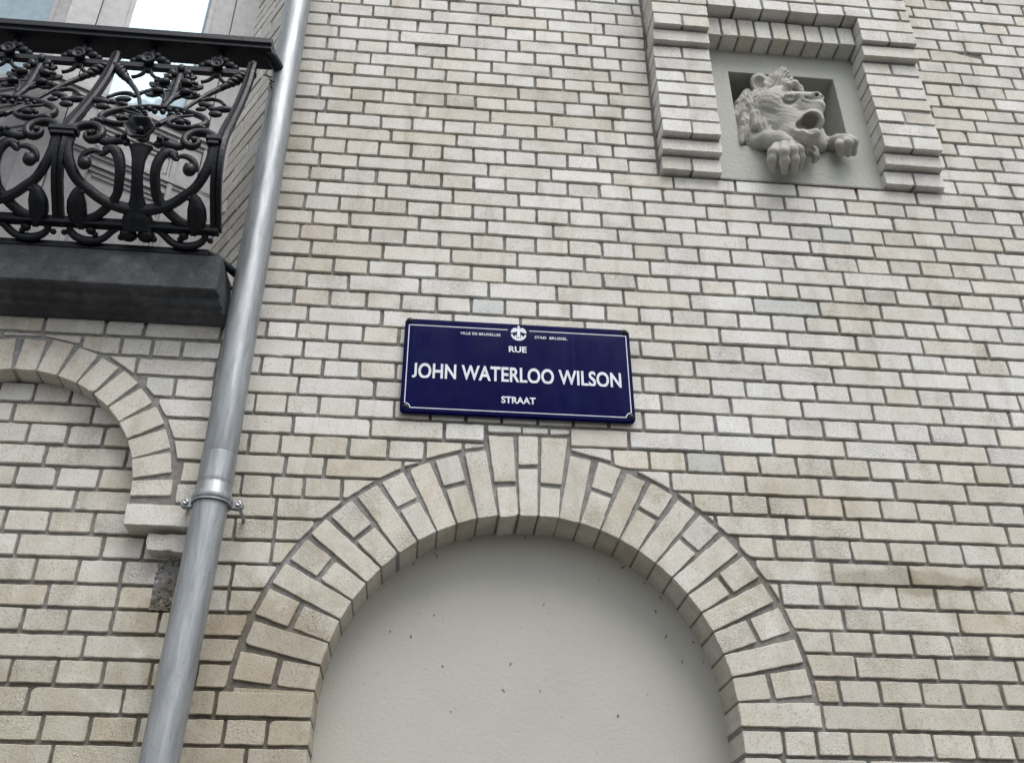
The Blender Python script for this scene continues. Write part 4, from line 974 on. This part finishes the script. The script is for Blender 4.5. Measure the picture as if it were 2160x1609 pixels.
# ------------------------------------------------------------------ carved lion (signed-distance sculpt, surfaced with surface nets)
def lion_mesh():
    h = .0030
    x0, x1, y0, y1, z0, z1 = 1.725, 2.205, -.20, .155, -.845, -.175
    nx, ny, nz = int((x1-x0)/h), int((y1-y0)/h), int((z1-z0)/h)
    X, Y, Z = np.meshgrid(np.linspace(x0, x1, nx), np.linspace(y0, y1, ny), np.linspace(z0, z1, nz), indexing='ij')
    X = X.astype(np.float32); Y = Y.astype(np.float32); Z = Z.astype(np.float32)
    def sph(c, r, s=(1, 1, 1)):
        k = np.sqrt(((X-c[0])/s[0])**2+((Y-c[1])/s[1])**2+((Z-c[2])/s[2])**2)-r; return k*min(s)
    def cap(a, b, ra, rb):
        ba = np.array(b)-np.array(a); L2 = float(ba@ba)
        t = np.clip(((X-a[0])*ba[0]+(Y-a[1])*ba[1]+(Z-a[2])*ba[2])/L2, 0, 1)
        return np.sqrt((X-a[0]-ba[0]*t)**2+(Y-a[1]-ba[1]*t)**2+(Z-a[2]-ba[2]*t)**2)-(ra+(rb-ra)*t)
    def sm(a, b, k): 
        hh = np.clip(.5+.5*(b-a)/k, 0, 1); return b+(a-b)*hh-k*hh*(1-hh)
    def ssub(a, b, k):      # a minus b
        hh = np.clip(.5-.5*(a+b)/k, 0, 1); return a+(-b-a)*hh+k*hh*(1-hh)
    def chain(pts, rs):
        d = None
        for i in range(len(pts)-1):
            c = cap(pts[i], pts[i+1], rs[i], rs[i+1]); d = c if d is None else sm(d, c, .008)
        return d
    # strand field for the fur
    def strands(dirx, diry, dirz, f, ph=0.0):
        u = X*dirx+Y*diry+Z*dirz
        wv = .35*np.sin(X*31+Z*17)+.35*np.sin(Z*43-Y*29+1.3)
        return np.sin(u*f+wv*4+ph)
    def grooves(dx_, dy_, dz_, per, amp, warp=1.0, ph=0.0):
        u = X*dx_+Y*dy_+Z*dz_+warp*(.006*np.sin(X*60+Z*35+ph)+.004*np.sin(Z*95-X*50+2*ph)); return amp*(1-np.abs(np.sin(u*PI/per)))**2.5
    body = sph((1.90, .075, -.50), .115, (1.05, .8, 1.1))
    neck = sm(sph((1.885, .02, -.52), .085), sph((1.94, .03, -.575), .060), .03)
    d = sm(body, neck, .03)
    mane = strands(.6, .3, .75, 175)
    d = d+grooves(.6, .3, .75, .020, .003, .5)
    lk = None
    for pts, rs in (([(1.83,.03,-.309),(1.793,.02,-.386),(1.775,.02,-.453),(1.774,.03,-.512)], (.022,.026,.024,.014)),
                    ([(1.85,.01,-.33),(1.812,.0,-.39),(1.80,-.005,-.45),(1.81,-.005,-.50)], (.018,.024,.022,.012)),
                    ([(1.829,-.01,-.433),(1.822,-.03,-.49),(1.821,-.03,-.547),(1.852,-.035,-.595)], (.016,.022,.024,.018)),
                    ([(1.79,.0,-.445),(1.788,-.01,-.511),(1.780,.0,-.556),(1.760,-.005,-.606)], (.016,.022,.024,.010)),
                    ([(1.800,.02,-.48),(1.785,.015,-.56),(1.795,.01,-.60)], (.03,.035,.02)),
                    ([(1.881,.0,-.323),(1.845,-.012,-.368),(1.812,.0,-.392)], (.014,.016,.010)),
                    ([(1.872,-.028,-.345),(1.842,-.030,-.395),(1.834,-.036,-.455),(1.850,-.046,-.515)], (.010,.016,.016,.006)),
                    ([(1.862,-.010,-.330),(1.822,-.012,-.375),(1.808,-.020,-.430),(1.822,-.030,-.485)], (.012,.018,.018,.007)),
                    ([(1.880,-.035,-.360),(1.862,-.040,-.400),(1.856,-.046,-.440),(1.866,-.056,-.480)], (.008,.012,.011,.004)),
                    ([(1.850,-.035,-.50),(1.838,-.040,-.545),(1.850,-.046,-.590),(1.878,-.050,-.612)], (.010,.016,.015,.006)),
                    ([(2.055,.03,-.44),(2.062,.01,-.52),(2.075,.0,-.58)], (.020,.028,.024)),
                    ([(2.03,.0,-.52),(2.045,-.01,-.575),(2.06,-.01,-.605)], (.016,.020,.016))):
        c = chain(pts, rs); lk = c if lk is None else np.minimum(sm(lk, c, .004), 9)
    lk = lk+grooves(.95, .25, .05, .0135, .0062, .55)
    d = sm(d, lk, .006)
    # skull, cheeks, forehead
    hd = sph((1.898, -.020, -.445), .077, (1.0, 1.0, 1.08))
    hd = sm(hd, sph((1.93, -.035, -.395), .046, (1.1, 1, 1)), .03)
    hd = sm(hd, sph((1.935, -.055, -.515), .048), .03)
    hd = sm(hd, cap((1.955, -.075, -.458), (2.014, -.125, -.487), .042, .026), .022)
    hd = sm(hd, cap((1.975, -.088, -.500), (2.018, -.128, -.527), .030, .024), .014)
    hd = sm(hd, cap((2.010, -.140, -.487), (2.026, -.136, -.494), .017, .014), .006)
    hd = sm(hd, cap((1.925, -.035, -.615), (1.955, -.075, -.650), .046, .030), .020)
    # mouth

    # eye
    ec = np.array((1.934, -.094, -.452)); cv = np.array((-.335, -.644, -.690)); rv = np.array((.995, -.095, -.001)); uv = np.array((-.049, -.527, .848))
    hd = ssub(hd, sph(tuple(ec+cv*.033), .0270, (1.25, 1, 1)), .008)
    hd = sm(hd, sph(tuple(ec), .0200), .0020)
    for sg_, rr0 in ((1, .0046), (-1, .0038)):
        pts = [tuple(ec+.0200*(cv*.74+.70*(rv*math.cos(math.radians(f))*1.25+uv*sg_*math.sin(math.radians(f))*.78))) for f in (180, 145, 110, 75, 40, 8)]
        hd = sm(hd, chain(pts, [rr0*.7, rr0, rr0, rr0, rr0, rr0*.8]), .0015)
    hd = ssub(hd, sph(tuple(ec+cv*.0225+rv*.002), .0065), .001)
    hd = sm(hd, chain([(1.917, -.083, -.415), (1.935, -.099, -.392), (1.960, -.101, -.385), (1.978, -.098, -.402), (1.984, -.103, -.425)], (.009, .013, .014, .011, .006)), .009)
    hd = sm(hd, chain([(1.995, -.06, -.41), (2.005, -.07, -.43)], (.014, .010)), .010)
    # nostrils, nose wrinkles
    hd = ssub(hd, cap((2.004, -.168, -.497), (2.012, -.140, -.488), .0085, .0070), .003)
    hd = ssub(hd, cap((2.031, -.150, -.494), (2.030, -.138, -.492), .0055, .005), .003)
    hd = ssub(hd, cap((1.975, -.124, -.478), (1.992, -.136, -.500), .0035, .003), .005)
    hd = ssub(hd, cap((1.965, -.118, -.495), (1.985, -.130, -.516), .003, .0025), .005)
    cheek = np.exp(-((X-1.905)**2+(Z+.47)**2)/(2*.055**2))
    hd = hd+cheek*grooves(.62, .1, .78, .017, .0010, 1.5)+.0007*strands(.6, .1, .8, 330)
    d = sm(d, hd, .007)
    far = sm(cap((2.022, -.035, -.540), (2.040, -.01, -.600), .030, .032), sph((1.975, .0, -.60), .050), .02)+grooves(.9, .1, .2, .013, .003)
    d = sm(d, far, .02)
    d = sm(d, sph((1.928, -.042, -.560), .052), .03)
    jw = cap((1.928, -.055, -.608), (1.975, -.128, -.662), .044, .0245)
    jw = sm(jw, sph((1.968, -.100, -.672), .026), .014)
    jw = jw+grooves(.8, .1, .4, .016, .0018, .6)
    d = sm(d, jw, .016)
    d = sm(d, cap((1.965, -.060, -.570), (1.995, -.105, -.580), .048, .041), .030)
    mo = cap((1.988, -.095, -.570), (1.966, -.168, -.640), .026, .047)
    mo = sm(mo, cap((1.955, -.090, -.585), (1.928, -.130, -.628), .012, .020), .016)
    d = ssub(d, mo, .004)
    d = sm(d, cap((1.950, -.085, -.645), (1.982, -.132, -.668), .022, .017), .006)
    # ear, forelock, beard
    ear = ssub(sph((1.874, -.002, -.278), .044, (.86, .60, 1.12)), sph((1.862, -.030, -.302), .031, (.85, .9, 1.15)), .004)
    ear = sm(ear, chain([(1.885, -.02, -.300), (1.890, -.03, -.325), (1.880, -.03, -.345)], (.010, .012, .008)), .008)
    d = sm(d, ear, .006)
    fl = None
    for pts, rs in (([(1.925,.0,-.335),(1.938,-.008,-.272),(1.962,-.014,-.236),(1.992,-.016,-.258)], (.024,.033,.028,.013)),
                    ([(1.930,-.01,-.345),(1.955,-.020,-.300),(1.985,-.022,-.285),(2.000,-.018,-.310)], (.016,.021,.017,.008)),
                    ([(1.905,.0,-.33),(1.912,.0,-.29),(1.930,.0,-.252),(1.952,.0,-.236)], (.020,.028,.024,.013))):
        c = chain(pts, rs); fl = c if fl is None else sm(fl, c, .003)
    fl = fl+grooves(.9, .1, -.5, .0135, .0050, .5)
    d = sm(d, fl, .006)
    bd = chain([(1.984,-.05,-.64),(2.008,-.045,-.663),(2.010,-.045,-.690),(2.008,-.03,-.703)], (.014,.014,.013,.008))
    bd = sm(bd, chain([(1.955,-.055,-.665),(1.985,-.04,-.668),(2.005,-.035,-.668)], (.014,.012,.010)), .004)+.0015*strands(.9, 0, .4, 330)
    d = sm(d, bd, .008)
    # forelegs and paws hanging over the ledge
    pw = chain([(1.805,.02,-.56),(1.823,.0,-.601),(1.849,-.032,-.612),(1.872,-.062,-.648),(1.893,-.072,-.672)], (.036,.034,.034,.037,.033))
    pw = sm(pw, sph((1.905, -.055, -.690), .030, (1.1, .9, .9)), .012)
    pw = pw+grooves(.3, .5, .8, .014, .0014)
    fg = None
    for pts in ([(1.856,-.075,-.690),(1.832,-.092,-.735),(1.828,-.082,-.760),(1.842,-.045,-.768)],
                [(1.878,-.088,-.694),(1.862,-.108,-.748),(1.866,-.092,-.774),(1.879,-.048,-.780)],
                [(1.905,-.086,-.684),(1.896,-.106,-.736),(1.903,-.092,-.764),(1.916,-.046,-.772)],
                [(1.925,-.072,-.672),(1.927,-.090,-.714),(1.934,-.076,-.736),(1.945,-.036,-.742)]):
        c = chain(pts, (.0180, .0185, .0175, .0125)); c = sm(c, sph(pts[1], .0215), .003); c = sm(c, sph(pts[2], .0200, (.95, 1, .85)), .003)
        fg = c if fg is None else np.minimum(fg, c)
    pw = sm(pw, fg, .0016)
    d = sm(d, pw, .004)
    p2 = chain([(2.080,.03,-.545),(2.098,-.005,-.585),(2.112,-.032,-.598),(2.128,-.046,-.606)], (.030,.027,.028,.027))
    fg = None
    for pts in ([(2.108,-.046,-.615),(2.102,-.062,-.648),(2.110,-.040,-.664)], [(2.128,-.054,-.606),(2.126,-.074,-.644),(2.134,-.044,-.666)], [(2.150,-.050,-.594),(2.152,-.066,-.628),(2.160,-.036,-.650)]):
        c = chain(pts, (.0155, .0170, .0135)); c = sm(c, sph(pts[1], .0182), .004); fg = c if fg is None else np.minimum(fg, c)
    p2 = sm(p2, fg, .0022)+.0005*strands(.4, .6, .6, 260)
    d = sm(d, p2, .005)
    # ---- naive surface nets
    S = d < 0
    c8 = sum(S[i:nx-1+i, j:ny-1+j, k:nz-1+k].astype(np.int8) for i in (0, 1) for j in (0, 1) for k in (0, 1))
    act = (c8 > 0) & (c8 < 8); ids = -np.ones(act.shape, np.int64); idx = np.argwhere(act); ids[act] = np.arange(len(idx))
    acc = np.zeros((len(idx), 3)); cnt = np.zeros(len(idx))
    corners = [(i, j, k) for i in (0, 1) for j in (0, 1) for k in (0, 1)]
    I = idx
    for a in corners:
        for ax_ in range(3):
            if a[ax_] == 1: continue
            b = list(a); b[ax_] = 1
            va = d[I[:, 0]+a[0], I[:, 1]+a[1], I[:, 2]+a[2]]; vb = d[I[:, 0]+b[0], I[:, 1]+b[1], I[:, 2]+b[2]]
            cr = (va < 0) != (vb < 0); t = np.where(cr, va/np.where(cr, va-vb, 1), 0)
            q = np.array(a, float)[None, :]+t[:, None]*(np.array(b)-np.array(a))[None, :]
            acc += np.where(cr[:, None], q, 0); cnt += cr
    P = (I+acc/cnt[:, None])*np.array([(x1-x0)/(nx-1), (y1-y0)/(ny-1), (z1-z0)/(nz-1)])+np.array([x0, y0, z0])
    faces = []
    for ax_ in range(3):
        o1, o2 = [(1, 2), (2, 0), (0, 1)][ax_]
        sl_a = [slice(0, None)]*3; sl_b = [slice(0, None)]*3; sl_a[ax_] = slice(0, -1); sl_b[ax_] = slice(1, None)
        A = S[tuple(sl_a)]; B = S[tuple(sl_b)]; E_ = np.argwhere(A != B)
        E_ = E_[(E_[:, o1] > 0) & (E_[:, o2] > 0) & (E_[:, o1] < S.shape[o1]-1) & (E_[:, o2] < S.shape[o2]-1)]
        flip = A[E_[:, 0], E_[:, 1], E_[:, 2]]
        q = []
        for (da, db) in ((-1, -1), (0, -1), (0, 0), (-1, 0)):
            e = E_.copy(); e[:, o1] += da; e[:, o2] += db; q.append(ids[e[:, 0], e[:, 1], e[:, 2]])
        q = np.stack(q, 1); q[~flip] = q[~flip][:, ::-1]; q = q[(q >= 0).all(1)]; faces.append(q)
    F = np.concatenate(faces)
    me = bpy.data.meshes.new('carved_lion'); P[:, 2] += ZO
    me.vertices.add(len(P)); me.vertices.foreach_set('co', P.astype(np.float32).ravel())
    me.loops.add(F.size); me.loops.foreach_set('vertex_index', F.astype(np.int32).ravel())
    me.polygons.add(len(F)); me.polygons.foreach_set('loop_start', np.arange(0, F.size, 4, dtype=np.int32)); me.polygons.foreach_set('loop_total', np.full(len(F), 4, np.int32))
    me.update(calc_edges=True); me.validate()
    me.polygons.foreach_set('use_smooth', [True]*len(me.polygons))
    me.materials.append(M['lion'])
    return me
lm = lion_mesh(); lo = bpy.data.objects.new('lion_sculpture', lm); scene.collection.objects.link(lo)
tag(lo, 'pale carved lion with open mouth leaning both paws over the niche edge', 'sculpture')

# ------------------------------------------------------------------ street below
def sheet(name, x0, x1, y0, y1, z, m, h=.0):
    mb = MB(); mb.box(x0, x1, y0, y1, z-ZO-max(h, .3), z-ZO); o = mb.build(name, m); tag(o, kind='structure'); return o
sheet('ground', -60, 60, -60, 60, -.16, M['road'])
sheet('pavement', -40, 40, -3.6, .15, 0.0, M['ground'])
sheet('kerb', -40, 40, -3.78, -3.602, .003, M['kerb'])
